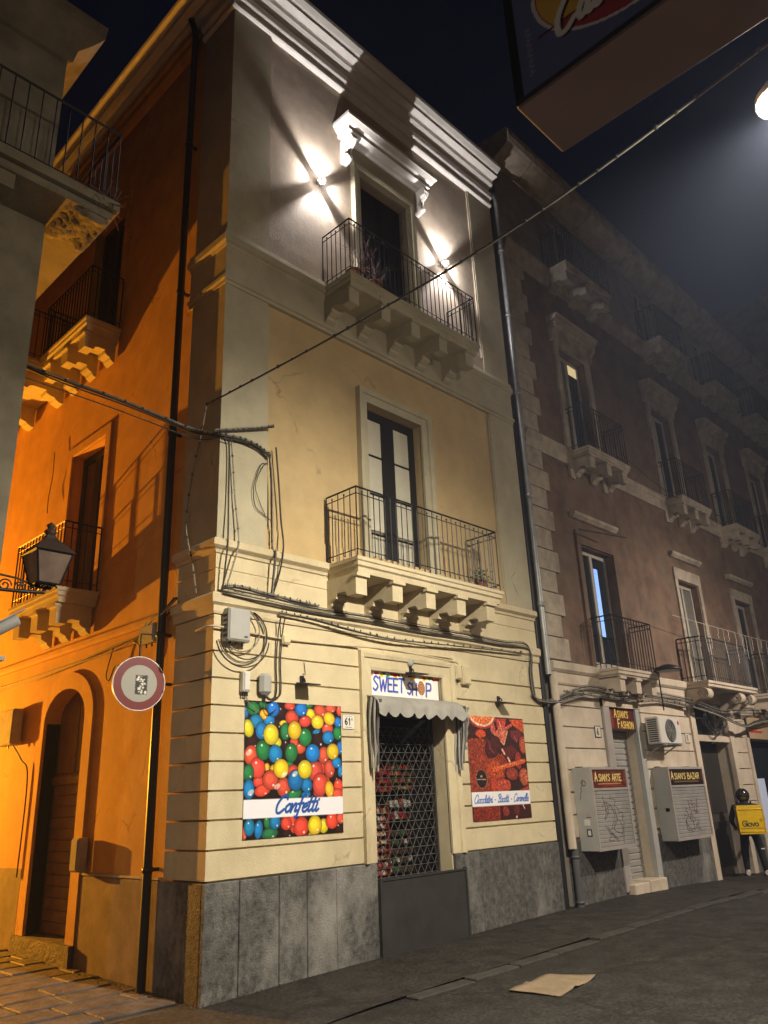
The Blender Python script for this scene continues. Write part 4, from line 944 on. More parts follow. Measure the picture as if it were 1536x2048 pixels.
# ---- black floodlights on short arms
for (x, z, lab) in ((1.38, 3.36, 'thin black floodlight above the multicoloured candy poster'), (3.50, 3.66, 'black floodlight above the sweet shop sign'), (5.66, 3.35, 'thin black floodlight above the chocolate poster')):
    t = root('floodlight', (x, 0, z), lab, 'floodlight', 'floodlights on the shop front')
    mb = MB(); tbox(mb, TF, x-.03, x+.03, .0, .03, z-.02, z+.08, .005); mb.tube([TF(x, .02, z+.05), TF(x, .07, z+.03), TF(x, .08, z-.01)], .012, 6); mb.build('arm', m_black, t)
    mb = MB(); wd = .11 if x < 3 or x > 5 else .13
    vs = [TF(x+s1*wd, o, z-.01-.16*0+dz-.03*(o/.3)) for o, dz in ((.03, 0), (.03, -.035), (.26, -.012), (.26, -.03)) for s1 in (-1, 1)]
    mb.add(vs, [(0,1,3,2), (0,4,5,1), (2,3,7,6), (4,6,7,5), (0,2,6,4), (1,5,7,3)]); mb.build('lamp_head', m_black, t)
    if 3 < x < 4:
        mb = MB(); mb.lathe([(.001, .05), (.05, .05), (.055, 0)], TF(x-.02, .02, z+.13), 12, (0, -1, 0)); mb.build('junction_cap', m_grey, t)
# small hook wire over the left floodlight
# ---- candy poster
def quad_map(TL, TR, BR, BL, w_, h_):
    A = []; B = []
    for (px, py), (u, v) in zip((TL, TR, BR, BL), ((0, h_), (w_, h_), (w_, 0), (0, 0))):
        A += [[px, py, 1, 0, 0, 0, -u*px, -u*py], [0, 0, 0, px, py, 1, -v*px, -v*py]]; B += [u, v]
    H = np.append(np.linalg.solve(np.array(A, float), np.array(B, float)), 1).reshape(3, 3)
    def f(px, py): q = H @ np.array([px, py, 1.0]); return q[0]/q[2], q[1]/q[2]
    return f
PW_, PH_ = 1.58, 1.585
f = quad_map((155, 70), (888, 105), (908, 1088), (140, 1158), PW_, PH_)
cv = Canvas(PW_, PH_, 230, (.10, .05, .05))
CG, CB, CY, CR, CK = (.14, .47, .25), (.10, .46, .74), (.90, .74, .16), (.86, .30, .22), (.16, .07, .07)
candy = [(CK, [(400,250,40,40),(210,400,50,55),(620,290,40,25),(715,370,45,70),(470,420,35,50),(590,510,35,50),(840,640,35,70),(430,165,30,60),(480,1100,40,40),(875,1060,35,50)]),
 (CR, [(875,140,20,40),(260,705,40,45),(530,390,30,40),(770,690,30,50),(720,790,40,30),(530,1050,30,50),(150,1110,20,50),(290,770,60,45)]),
 (CB, [(700,305,30,18),(160,165,20,45),(885,610,20,45),(620,800,35,25),(880,430,25,50),(335,220,42,45)]),
 (CY, [(320,590,22,30),(395,400,35,40),(385,610,40,40),(445,245,28,22),(295,180,30,38),(655,170,35,40),(755,1040,35,55),(680,1100,40,20)]),
 (CG, [(640,105,30,18),(495,560,25,25),(295,105,35,28),(325,1020,25,50)]),
 (CR, [(495,110,40,30),(512,200,48,55),(730,145,48,50),(808,125,40,32),(612,228,45,42),(785,285,40,45),(200,500,50,75),(250,598,55,78),(350,690,58,72),(450,745,50,75),(520,620,45,50),(735,590,35,60),(690,615,55,78),(755,490,40,65),(800,595,38,68),(575,440,40,40),(730,720,55,85),(870,730,35,55),(860,790,45,40),(510,1010,35,45),(470,1025,40,50),(585,1050,55,75),(820,1000,45,60),(885,980,30,40)]),
 (CG, [(215,135,48,50),(460,310,35,65),(612,352,48,68),(292,460,50,75),(508,475,45,72),(865,315,35,52),(180,635,40,62),(530,800,55,40),(345,1105,60,45)]),
 (CB, [(368,135,45,58),(582,135,45,52),(238,235,48,52),(278,308,42,65),(865,230,28,40),(790,350,42,50),(385,487,50,68),(672,475,52,68),(855,545,35,42),(625,725,42,55),(540,690,55,78),(185,765,40,75),(190,1060,38,65),(260,1075,30,70),(385,1015,40,55)]),
 (CY, [(708,232,45,52),(798,203,42,48),(178,290,38,68),(532,300,48,70),(352,335,55,78),(825,460,45,60),(430,600,55,72),(612,603,52,70),(800,755,32,62),(688,1035,50,72)])]
rg = random.Random(2)
for col, lst in candy:
    for (px, py, rx, ry) in lst:
        u, v = f(px, py); u2, _ = f(px+rx, py); _, v2 = f(px, py-ry); a_ = rg.uniform(-.3, .3)
        c = tuple(min(1, k*rg.uniform(.9, 1.08)) for k in col); r1, r2 = abs(u2-u)*1.03, abs(v2-v)*1.03
        cv.ell(u, v, r1*1.08, r2*1.08, (.07, .03, .03), a_, .5)
        cv.ell(u, v, r1, r2, c, a_, 1, tuple(k*.55 for k in c))
        cv.ell(u-r1*.15, v+r2*.15, r1*.5, r2*.5, tuple(min(1, k*1.15+.05) for k in c), a_, .5)
        hx, hy = rg.choice([(.35, -.55), (-.2, .5), (.4, -.5)])
        cv.ell(u+r1*hx, v+r2*hy, r1*.13, r2*.12, (1, .97, .93), a_, .85)
for px, py in ((185, 480), (535, 640), (400, 740), (200, 790), (455, 645)):
    u, v = f(px, py); cv.ell(u, v, .05, .03, (1, .93, .88), .5, .6)
cv.rect(0, f(140, 998)[1], PW_, f(140, 848)[1], (.90, .90, .93))
cv.text('Confetti', .46, .275, .19, .030, (.10, .30, .62), SCRIPT, slant=.28, gap=-.005, sx=1.26)
t = root('candy_poster', (1.27, -.01, 1.5), 'poster of multicoloured candies reading Confetti left of the shop door', 'poster')
cv.build('printed_sheet', TF(.485, .012, 1.495), (1, 0, 0), (0, 0, 1), m_print, t, thick=.010)
# ---- chocolate poster
f = quad_map((10, -8), (1070, 75), (1240, 1900), (150, 2000), 1.55, 1.585)
cv = Canvas(1.55, 1.585, 200, (.13, .045, .035))
def el(px, py, rx, ry, col, a=1, ang=0, sh=None):
    u, v = f(px, py); u2, _ = f(px+rx, py); _, v2 = f(px, py-ry); cv.ell(u, v, abs(u2-u), abs(v2-v), col, ang, a, sh)
def pl(pts, col, a=1): cv.poly([f(*p) for p in pts], col, a)
BR1, BR2, OR_ = (.48, .17, .10), (.30, .09, .06), (.83, .30, .12)
pl([(40, 440), (300, 420), (640, 720), (760, 900), (700, 1450), (60, 1450)], BR1)
pl([(380, 900), (620, 820), (740, 1150), (430, 1190)], (.66, .26, .12))
rg = random.Random(9)
for k in range(700):
    px, py = rg.uniform(60, 640), rg.uniform(430, 1400)
    if px > 420 and py < 700: continue
    el(px, py, rg.uniform(5, 16), rg.uniform(4, 12), rg.choice([(.62, .24, .14), (.30, .08, .05), (.72, .34, .2), (.45, .12, .08)]), .8, rg.uniform(0, 3))
for rx, ry, c in ((260, 265, (.62, .16, .10)), (235, 225, (.95, .80, .66)), (200, 185, (.90, .36, .12))): el(310, -20, rx, ry, c)
for k in range(9):
    an = math.pi*(k+.5)/9; cv.stroke([f(310, -20), f(310+190*math.cos(an), -20+175*math.sin(an))], .012, (.97, .72, .5))
el(290, 340, 95, 75, OR_, 1, 0, (.6, .18, .08))
el(520, 250, 45, 100, (.78, .34, .28)); pl([(560, 60), (760, 70), (740, 250), (600, 230)], (.72, .22, .18)); pl([(540, 350), (660, 180), (800, 300), (730, 560)], (.78, .38, .30)); cv.stroke([f(545, 360), f(725, 555), f(790, 300)], .02, (.92, .7, .56)); cv.stroke([f(640, 130), f(690, 300)], .02, (.9, .6, .5)); cv.stroke([f(680, 350), f(760, 280)], .02, (.95, .65, .4))
pl([(810, 80), (1070, 90), (1090, 340), (900, 200)], (.78, .28, .12)); cv.stroke([f(760, 250), f(860, 190)], .05, (.75, .3, .28))
el(520, 590, 160, 190, (.22, .08, .09), 1, .5, (.10, .03, .03)); cv.stroke([f(440, 480), f(470, 620), f(540, 700)], .03, (.45, .16, .16))
pl([(850, 300), (1000, 270), (1060, 370), (960, 500), (860, 430)], (.36, .12, .14)); cv.stroke([f(920, 400), f(960, 490)], .03, (.62, .32, .3))
pl([(680, 620), (860, 560), (960, 660), (820, 880)], (.30, .10, .09)); cv.stroke([f(690, 640), f(735, 720)], .04, (.92, .72, .66)); cv.stroke([f(800, 800), f(830, 860)], .04, (.95, .78, .72))
el(1080, 560, 70, 160, (.70, .32, .20), 1, 0, (.42, .12, .08)); el(990, 840, 55, 160, (.55, .16, .14)); el(1120, 780, 60, 70, (.12, .05, .05))
cv.stroke([f(680, 740), f(800, 910)], .04, (.55, .2, .14)); cv.stroke([f(540, 1010), f(820, 930), f(1100, 850)], .075, (.80, .33, .15)); cv.stroke([f(560, 990), f(1080, 840)], .02, (.9, .48, .25))
el(880, 1090, 115, 115, (.55, .22, .16), 1, 0, (.3, .1, .08)); el(1100, 1150, 90, 165, (.70, .33, .20), 1, 0, (.42, .15, .1)); el(540, 1290, 60, 130, (.66, .22, .14)); el(720, 1310, 140, 120, (.70, .26, .18), 1, 0, (.45, .14, .1)); el(960, 1310, 110, 100, (.10, .06, .05)); pl([(1010, 1390), (1190, 1310), (1200, 1400)], (.6, .22, .14))
for k in range(90): el(rg.uniform(620, 830), rg.uniform(1220, 1400), 9, 9, rg.choice([(.85, .42, .3), (.45, .12, .1)]), .8); el(rg.uniform(1040, 1160), rg.uniform(1020, 1290), 9, 9, rg.choice([(.85, .5, .32), (.5, .18, .1)]), .8)
el(305, 1190, 120, 190, (.52, .30, .22)); el(305, 1190, 95, 165, (.07, .05, .05)); cv.stroke([f(220, 1200), f(380, 1200)], .014, (.7, .66, .6)); el(300, 1140, 22, 22, (.55, .52, .48))
pl([(150, 1720), (640, 1680), (650, 1960), (160, 2010)], (.40, .12, .08)); pl([(660, 1680), (1240, 1640), (1250, 1920), (660, 1960)], (.16, .05, .05)); cv.stroke([f(640, 1680), f(645, 1960)], .02, (.62, .24, .18))
for k in range(160): el(rg.uniform(170, 630), rg.uniform(1710, 1980), rg.uniform(6, 22), 7, rg.choice([(.68, .26, .15), (.26, .06, .05), (.55, .2, .12)]), .8, rg.uniform(-.8, .8))
el(760, 1790, 60, 90, (.5, .16, .14)); cv.stroke([f(1075, 1670), f(1105, 1730)], .025, (.95, .85, .82)); el(960, 1890, 18, 26, (.9, .75, .7)); el(960, 1760, 50, 90, (.32, .12, .12))
cv.a = cv.a*.85+np.array((.10, .055, .05)); rn = np.random.RandomState(4); cv.a = cv.a*(1+.5*(rn.rand(cv.ny, cv.nx, 1)-.5)); big = np.kron(rn.rand(cv.ny//3+1, cv.nx//3+1), np.ones((3, 3)))[:cv.ny, :cv.nx]; cv.a = cv.a*(.78+.44*big[..., None])
cv.rect(0, f(140, 1720)[1], 1.55, f(130, 1440)[1], (.90, .89, .90))
x = .06
cv.text('Cioccolatini - Biscotti - Caramelle', .05, .262, .118, .0135, (.22, .38, .70), SCRIPT, slant=.28, gap=-.045, sx=1.10)
t = root('chocolate_poster', (5.53, -.01, 1.5), 'poster of chocolates and orange slices right of the shop door', 'poster')
cv.build('printed_sheet', TF(4.755, .012, 1.495), (1, 0, 0), (0, 0, 1), m_print, t, thick=.010)
# ---- house numbers
def plate(cv, name, org, label, T=TF):
    t = root(name, org, label, 'number plate'); cv.build('enamel_plate', org, (1, 0, 0), (0, 0, 1), m_print, t, thick=.008)
cv = Canvas(.215, .19, 60, (.86, .84, .80)); cv.rect(.0, .184, .215, .19, (.5, .5, .5)); cv.text('61', .045, .055, .085, .017, (.06, .06, .10), FONT, gap=.3); cv.text('A', .165, .115, .028, .007, (.06, .06, .1), FONT); cv.stroke([(.05, .02), (.165, .02)], .008, (.5, .5, .52)); cv.stroke([(.04, .165), (.175, .165)], .006, (.6, .6, .62))
plate(cv, 'house_number', TF(2.09, .014, 2.79), 'white house number plate 61 A beside the candy poster')
cv = Canvas(.22, .22, 44, (.78, .76, .72)); cv.rect(0, 0, .22, .014, (.1, .1, .1)); cv.rect(0, .206, .22, .22, (.1, .1, .1)); cv.rect(0, 0, .014, .22, (.1, .1, .1)); cv.rect(.206, 0, .22, .22, (.1, .1, .1)); cv.text('6', .07, .05, .12, .02, (.08, .08, .1), FONT)
plate(cv, 'house_number', TF(8.68, .014, 2.83), 'small framed number plate left of the shuttered shop')
cv = Canvas(.2, .22, 40, (.80, .77, .72)); cv.rect(0, 0, .2, .012, (.3, .25, .2)); cv.rect(0, .208, .2, .22, (.3, .25, .2)); cv.text('8', .065, .05, .12, .018, (.2, .16, .14), FONT)
plate(cv, 'house_number', TF(12.62, .014, 2.80), 'small number plate left of the dark portal')
# ============================================================ electrical boxes
def ebox(name, T, u0, u1, o, z0, z1, m, label, cat='junction box', c=.012, lid=True, vents=False, glands=0):
    t = root(name, T((u0+u1)/2, 0, z0), label, cat)
    tbox(MB(), T, u0, u1, .0, o, z0, z1, c).build('housing', m, t)
    if lid: tbox(MB(), T, u0+.015, u1-.015, o, o+.012, z0+.02, z1-.02, .004).build('lid', m, t)
    if vents:
        for k in range(5):
            z = z0+.05+k*(z1-z0-.1)/5
            mb = MB(); tbox(mb, T, u0-.004, u0+.002, .03, o-.03, z, z+.035); mb.build('vent_slot', m_black, t)
        mb = MB(); tbox(mb, T, u1-.1, u1-.05, o+.012, o+.014, z0+.05, z0+.07); mb.build('marking', m_black, t)
    if glands:
        mb = MB()
        for k in range(glands):
            u = u0+(u1-u0)*(k+.8)/(glands+.6); mb.tube([T(u, o*.5, z0+.005), T(u, o*.5, z0-.05)], .012, 6)
        mb.build('cable_glands', m_black, t)
    return t
ebox('telecom_box', TF, .12, .45, .14, 3.76, 4.17, m_grey, 'large grey telecom box with coiled cables at the building corner', vents=True, glands=3)
ebox('meter_box', TF, .40, .51, .08, 3.17, 3.42, m_white2, 'slim pale box left of the grey rounded one', glands=3)
ebox('meter_box', TF, .66, .84, .10, 3.15, 3.42, m_grey, 'dark grey rounded box above the candy poster', c=.04, lid=False, glands=1)
ebox('junction_box', TF, 1.02, 1.16, .06, 3.82, 3.95, m_cream, 'little cream junction box on the conduit')
ebox('meter_box', TF, 4.52, 4.66, .07, 3.62, 3.86, m_cream, 'narrow cream box at the corner of the shop door surround', glands=1)
ebox('meter_box', TF, 4.68, 4.88, .08, 3.55, 3.86, m_cream, 'wider cream box right of the shop door surround')
ebox('lane_meter_box', TS, 5.45, 6.0, .16, 2.95, 3.52, m_stone2, 'pale meter box on the lane wall left of the arched door', glands=1)
ebox('mail_box', TS, 2.80, 3.0, .14, 1.13, 1.55, m_stone2, 'small box fixed at the right jamb of the arched door')
ebox('lane_junction_box', TS, 1.25, 1.62, .10, 3.95, 4.2, m_grey, 'dark box with cables above the round traffic sign', glands=2)
# ============================================================ traffic sign
t = root('traffic_sign', (0, 1.002, 3.05), 'round no-entry-to-vehicles sign with red rim and a small sticker', 'traffic sign')
cv = Canvas(.66, .66, 120, (.5, .5, .5)); c = .33
cv.ell(c, c, .33, .33, (.88, .86, .84)); cv.ell(c, c, .318, .318, (.42, .07, .09)); cv.ell(c, c, .222, .222, (.62, .61, .58))
cv.rect(.28, .20, .43, .43, (.09, .09, .09)); rg = random.Random(3)
for k in range(26): cv.ell(rg.uniform(.295, .415), rg.uniform(.215, .415), rg.uniform(.008, .022), rg.uniform(.006, .02), rg.choice([(.85, .84, .8), (.85, .84, .8), (.1, .1, .1)]), rg.uniform(0, 3))
# the disc is cut round: keep the printed cells inside the circle
def disc_print(cv, name, centre, ud, vd, r_, parent, m, nr=34, ns=72):
    C0, U, V = Vector(centre), Vector(ud), Vector(vd); mb = MB(); cols = []; vs = []; fs = []
    for i in range(nr+1):
        for k in range(ns):
            a = 2*math.pi*k/ns; q = r_*i/nr; vs.append(C0+U*(q*math.cos(a))+V*(q*math.sin(a)))
    lin = lambda s: np.where(s <= .04045, s/12.92, ((s+.055)/1.055)**2.4)
    for i in range(nr):
        for k in range(ns):
            a = 2*math.pi*(k+.5)/ns; q = r_*(i+.5)/nr; px = cv.w/2+q*math.cos(a); py = cv.h/2+q*math.sin(a)
            cols.append(lin(np.clip(cv.a[min(cv.ny-1, int(py/cv.h*cv.ny)), min(cv.nx-1, int(px/cv.w*cv.nx))], 0, 1)))
            fs.append((i*ns+k, i*ns+(k+1) % ns, (i+1)*ns+(k+1) % ns, (i+1)*ns+k))
    mb.add(vs, fs); o = mb.build(name, m, parent, normals=False)
    at = o.data.color_attributes.new('print', 'FLOAT_COLOR', 'CORNER'); c4 = np.ones((len(fs), 4, 4)); c4[:, :, :3] = np.array(cols)[:, None, :]
    at.data.foreach_set('color', c4.ravel()); return o
sc_ = Vector((-.45, 0.902, 3.328)); dv = Vector((-.16, -1, 0)).normalized(); rv = Vector((1, -.16, 0)).normalized()
disc_print(cv, 'sign_face', sc_+dv*.012, rv, (0, 0, 1), .33, t, m_print)
mb = MB(); mb.lathe([(.001, -.012), (.325, -.012), (.333, 0), (.333, .010)], sc_, 48, dv); mb.build('sign_rim', m_zinc, t)
mb = MB(); mb.tube([sc_-dv*.03+Vector((-.0, 0, -.02)), (-.25, 0.972, 3.36), (.06, 1.002, 3.36)], .02, 8); mb.tube([sc_-dv*.03+Vector((0, 0, .15)), sc_-dv*.03+Vector((0, 0, .62)), (.05, 1.052, 4.0)], .012, 6); mb.build('bracket', m_black, t)
# ============================================================ old lantern on the corner of the left building
lx, ly, lz = -2.0, .23, 4.18
t = root('street_lantern', (LX, .23, 4.0), 'unlit old four-sided street lantern on a scrolled iron bracket', 'lantern')
mb = MB(); zt = .50
ring = lambda s_, z: [(lx-s_, ly-s_, lz+z), (lx+s_, ly-s_, lz+z), (lx+s_, ly+s_, lz+z), (lx-s_, ly+s_, lz+z)]
gl = MB(); a, b = ring(.115, .0), ring(.195, .34); gl.add(a+b, [(i, (i+1) % 4, 4+(i+1) % 4, 4+i) for i in range(4)]); gl.build('glass_panes', mat('dusty_lantern_glass', (.17, .115, .085), rough=.45, var=.3, scale=5, bump=.1), t)
fr = MB()
for i in range(4): fr.bar(a[i], b[i], .016); fr.bar(a[i], a[(i+1) % 4], .018); fr.bar(b[i], b[(i+1) % 4], .024)
fr.build('frame', m_black, t)
rf = MB(); q0, q1, q2, q3 = ring(.215, .34), ring(.13, .45), ring(.06, .52), ring(.045, .56)
vs = q0+q1+q2+q3; rf.add(vs, [(j*4+i, j*4+(i+1) % 4, (j+1)*4+(i+1) % 4, (j+1)*4+i) for j in range(3) for i in range(4)]+[(12, 13, 14, 15)])
rf.lathe([(.045, .56), (.07, .60), (.05, .63), (.03, .64), (.05, .68), (.001, .72)], (lx, ly, lz), 10); rf.build('roof', mat('rusty_lantern_iron', (.045, .03, .022), rough=.6, var=.4, bump=.1), t)
br = MB(); br.tube([(LX, ly, lz-.12), (lx-.2, ly, lz-.1), (lx, ly, lz-.08), (lx, ly, lz)], .02, 8); br.tube([(LX, ly, lz+.05), (lx-.3, ly, lz+.03), (lx-.12, ly, lz-.02)], .012, 6)
def spiral(c, r_, turns, ax, n=28, s=1):
    return [(c[0]+s*(r_*(1-.8*k/n))*math.cos(turns*2*math.pi*k/n), c[1], c[2]+(r_*(1-.8*k/n))*math.sin(turns*2*math.pi*k/n)) for k in range(n+1)]
for cx, rr, s_ in ((LX+.16, .07, 1), (LX+.32, .06, -1), (LX+.44, .045, 1)): br.tube(spiral((cx, ly, lz-.06), rr, 1.6, 0, s=s_), .009, 5)
for k in range(10): br.ball((lx-.09+.02*k, ly-.09, lz-.015-.012*(k % 2)), .013, 6)
br.build('scroll_bracket', m_black, t)
# ---- surveillance camera
t = root('surveillance_camera', (-2.57, .05, 3.5), 'grey bullet surveillance camera at the left edge', 'camera')
a = Vector((-2.62, -.10, 3.52)); d = Vector((.75, -.1, .52)).normalized()
mb = MB(); mb.lathe([(.001, -.02), (.055, -.02), (.062, .0), (.062, .28), (.058, .30), (.001, .30)], a, 16, d); mb.build('housing', m_grey, t)
mb = MB(); mb.lathe([(.001, .302), (.045, .302), (.05, .298)], a, 16, d); mb.build('lens', m_glass, t)
mb = MB(); up_ = Vector((0, 0, .066)); s1 = d.cross(Vector((0, 0, 1))).normalized()*.065
q = [a+up_-s1, a+up_+s1, a+up_+s1+d*.36, a+up_-s1+d*.36]; mb.add([tuple(p) for p in q]+[tuple(p+Vector((0, 0, .012))) for p in q], [(0,1,2,3), (4,5,6,7)]+[(i, (i+1) % 4, 4+(i+1) % 4, 4+i) for i in range(4)]); mb.build('sunshield', m_grey, t)
mb = MB(); mb.tube([a+d*.1-Vector((0, 0, .06)), a+d*.08-Vector((0, 0, .16)), (-2.6, .0, 3.33)], .022, 8); mb.box((-2.66, -.14, 3.28), (-2.45, -.0, 3.32)); mb.build('bracket', m_grey, t)

# ============================================================ cables
def cable(label, pts, r_=.011, m=None, n=6, name='cable', group=None):
    mb = MB(); mb.tube(smooth_path(pts, n), r_, 6); return mb.build(name, m or m_wire, None, normals=False, label=label, cat='cable', group=group)
def frayed(label, pts, r_, m, seed, lumps=22, strands=3, spread=.02):
    rg = random.Random(seed); t = root('cable_bundle', pts[0], label, 'cable')
    for k in range(strands):
        o = Vector((rg.uniform(-1, 1), rg.uniform(-1, 1), rg.uniform(-1, 1)))*spread
        mb = MB(); mb.tube(smooth_path([Vector(p)+o*(0.3+rg.random()) for p in pts], 6), r_*rg.uniform(.7, 1.1), 6); mb.build('strand', m if k % 2 == 0 else m_wire2, t, normals=False)
    P = smooth_path(pts, 12); mb = MB()
    for k in range(lumps):
        p = P[int((k+.5)*len(P)/lumps)]; dz = rg.uniform(-.03, .03)
        mb.ball(p+Vector((0, 0, .01)), r_*rg.uniform(1.2, 1.9), 6)
        mb.tube([p, p+Vector((rg.uniform(-.02, .02), -.01, .03+dz*.5))], .004, 4)
    mb.build('ties', m_wire, t, normals=False, kind='stuff'); return t
frayed('thick taped cable crossing the street from the corner to the hanging lamp', [(-.08, .226, 7.03), (.30, -2.2, 7.22), (.62, -4.6, 7.5), (.90, -7.0, 8.04), (1.05, -9, 8.5), (1.15, -11.2, 9.0)], .014, m_wire, 1, 46, 2, .010)
frayed('bundle of cables over the lane to the corner of the building', [(-2.58, .86, 7.08), (-1.9, .70, 6.95), (-1.1, .55, 6.84), (-.2, .45, 6.72), (-.08, .10, 6.55), (.02, -.07, 6.50), (.35, -.08, 6.52), (.62, -.08, 6.48), (.77, -.08, 6.40)], .013, m_wire, 2, 26, 4, .03)
cable('single thin cable over the lane below the bundle', [(-2.58, .80, 6.86), (-1.3, .55, 6.70), (-.15, .42, 6.58), (-.05, -.06, 6.44), (.2, -.06, 6.44)], .008)
frayed('frayed stub of old cables on the corner pilaster', [(-0.123, -0.060, 6.512), (0.271, -0.060, 6.653), (0.590, -0.080, 6.771), (0.802, -0.120, 6.856)], .013, m_wire, 3, 14, 3, .02)
frayed('left pair of cables hanging down the corner pilaster', [(0.136, -0.050, 6.525), (0.181, -0.050, 6.114), (0.227, -0.050, 5.627), (0.283, -0.070, 5.116), (0.223, -0.110, 4.859), (0.101, -0.090, 4.419)], .010, m_wire2, 4, 10, 2, .012)
cable('dark cable hanging beside the corner edge', [(0.026, -0.050, 6.468), (0.109, -0.050, 6.384), (0.124, -0.050, 5.672), (0.103, -0.100, 5.038), (0.075, -0.110, 4.766), (0.051, -0.090, 4.367)], .011)
frayed('right bundle of cables dropping from the panel edge to the string course', [(0.780, -0.040, 6.476), (0.820, -0.040, 6.072), (0.835, -0.040, 5.489), (0.849, -0.050, 5.063), (0.837, -0.120, 4.973), (0.801, -0.100, 4.427)], .010, m_wire, 5, 18, 3, .016)
cable('dark cable looping down beside the right bundle', [(0.895, -0.050, 6.584), (0.943, -0.050, 6.101), (0.998, -0.040, 5.525), (0.980, -0.120, 5.106), (0.969, -0.040, 4.739), (0.817, -0.100, 4.429)], .012)
cable('thin loose loop of wire on the first floor panel', [(0.781, -0.020, 6.308), (0.654, -0.030, 6.254), (0.535, -0.040, 5.923), (0.564, -0.030, 5.644), (0.723, -0.020, 5.541), (0.851, -0.020, 5.483)], .006)
cable('thin inner loop of wire on the first floor panel', [(0.780, -0.020, 6.323), (0.680, -0.030, 6.224), (0.559, -0.040, 5.929), (0.629, -0.030, 5.732), (0.740, -0.020, 5.545)], .005)
frayed('cables sagging down the lane side of the pilaster', [(-0.060, 0.281, 7.040), (-0.060, 0.374, 6.618), (-0.070, 0.500, 6.227), (-0.080, 0.599, 5.674), (-0.100, 0.572, 5.309), (-0.120, 0.344, 4.772), (-0.080, 0.299, 4.408)], .010, m_wire2, 6, 12, 2, .014)
# cables lying along the string course
for k, (dz, dy, m, r_) in enumerate(((.02, -.10, m_wire, .012), (-.015, -.105, m_wire2, .009), (-.05, -.10, m_wire, .011), (.05, -.085, m_wire2, .008))):
    cable(('topmost', 'pale second', 'dark third', 'pale upper')[k]+' cable running along the string course of the corner building',
          [(.05, dy, 4.39+dz), (.8, dy-.01, 4.36+dz*1.2), (1.6, dy, 4.33+dz), (2.6, dy-.01, 4.34+dz), (3.6, dy, 4.33+dz*1.3), (4.8, dy-.01, 4.34+dz), (5.8, dy, 4.33+dz), (6.5, dy, 4.36+dz), (6.62+.02*k, dy, 4.2), (6.64+.03*k, -.03, 3.9), (6.66+.03*k, -.03, 3.55), (6.75+.02*k, -.04, 3.44), (7.3, -.09, 3.46+dz*.4), (8.4, -.12, 3.74+dz), (9.6, -.13, 3.70+dz), (11.2, -.13, 3.78+dz), (13.0, -.15, 3.72+dz), (14.4, -.2, 3.55+dz), (15.6, -.2, 3.62+dz), (18.0, -.12, 3.7+dz), (22.0, -.12, 3.7+dz)], r_, m)
frayed('tangled old cables knotted along the string course near the corner', [(.08, -.11, 4.42), (.3, -.12, 4.45), (.6, -.12, 4.43), (1.0, -.12, 4.41), (1.6, -.11, 4.39)], .012, m_wire, 8, 30, 4, .025)
frayed('tangled cables hanging below the string course over the shop', [(.95, -.10, 4.22), (1.5, -.11, 4.20), (2.2, -.11, 4.14), (3.0, -.11, 4.10), (4.0, -.11, 4.13), (5.0, -.10, 4.17), (6.4, -.10, 4.22)], .010, m_wire, 9, 30, 3, .02)
frayed('knot of cables crossing the gap between the buildings', [(6.62, -.05, 3.5), (6.8, -.06, 3.42), (7.05, -.1, 3.40), (7.35, -.16, 3.42), (7.8, -.12, 3.5), (8.5, -.13, 3.62)], .014, m_wire, 10, 24, 4, .03)
frayed('thick bundle of cables along the neighbouring shop fronts', [(7.6, -.12, 3.62), (9.0, -.14, 3.60), (10.4, -.14, 3.58), (11.6, -.14, 3.66), (12.8, -.16, 3.62)], .015, m_wire2, 12, 20, 4, .04)
frayed('sagging black cables under the scrolled balcony', [(12.8, -.2, 3.60), (13.8, -.3, 3.46), (14.8, -.34, 3.28), (15.6, -.3, 3.24), (16.6, -.25, 3.38), (18.5, -.2, 3.55)], .018, m_wire, 13, 20, 4, .05)
rg = random.Random(31); mb = MB()
for k in range(10):
    r_ = rg.uniform(.22, .34); c = (14.2+rg.uniform(-.12, .12), -.05, 3.38+rg.uniform(-.05, .05))
    mb.tube([(c[0]+r_*1.25*math.cos(a), c[1]-.05*math.sin(a*2+k)-.01*k, c[2]+r_*math.sin(a)) for a in [2*math.pi*i/22 for i in range(23)]], .012, 5)
mb.build('cable_coil', m_wire, None, normals=False, label='coil of black cable hanging in the fanlight of the dark portal', cat='cable')
# loops at the telecom box
rg = random.Random(8)
for k in range(4):
    r_ = (.36, .33, .28, .40)[k]; c = ((.40, 3.86), (.44, 3.88), (.36, 3.92), (.38, 3.84))[k]; a0, a1 = ((-2.9, 1.5), (-2.6, 1.2), (-2.2, 1.9), (-2.9, -.1))[k]
    pts = [(c[0]+r_*math.cos(a0+(a1-a0)*i/12)*1.0, -.04-.015*k, c[1]+r_*math.sin(a0+(a1-a0)*i/12)*.95) for i in range(13)]
    cable(('outermost', 'second', 'inner', 'lowest')[k]+' loop of coiled cable around the telecom box', pts, .0085, m_wire if k % 2 else m_wire2, 3)
for k, (x, z1, z0) in enumerate(((.95, 4.15, 3.1), (1.02, 4.15, 3.12))):
    cable(('left', 'right')[k]+' cable dropping from the string course to the candy poster', [(x, -.11, z1), (x+.01, -.05, 4.0), (x-.01, -.03, 3.6), (x, -.03, 3.3), (x-.02, -.035, z0+.05), (x-.12, -.06, z0), (.78+.04*k, -.07, 3.1), (.75, -.05, 3.16)], .010)
cable('pale wire from the slim box down to the poster', [(.47, -.04, 3.13), (.50, -.05, 3.05), (.56, -.05, 3.0), (.66, -.04, 2.95)], .006, m_wire2)
cable('black wire from the grey rounded box onto the poster', [(.75, -.05, 3.12), (.76, -.06, 3.0), (.82, -.05, 2.93), (.92, -.05, 2.98)], .007)
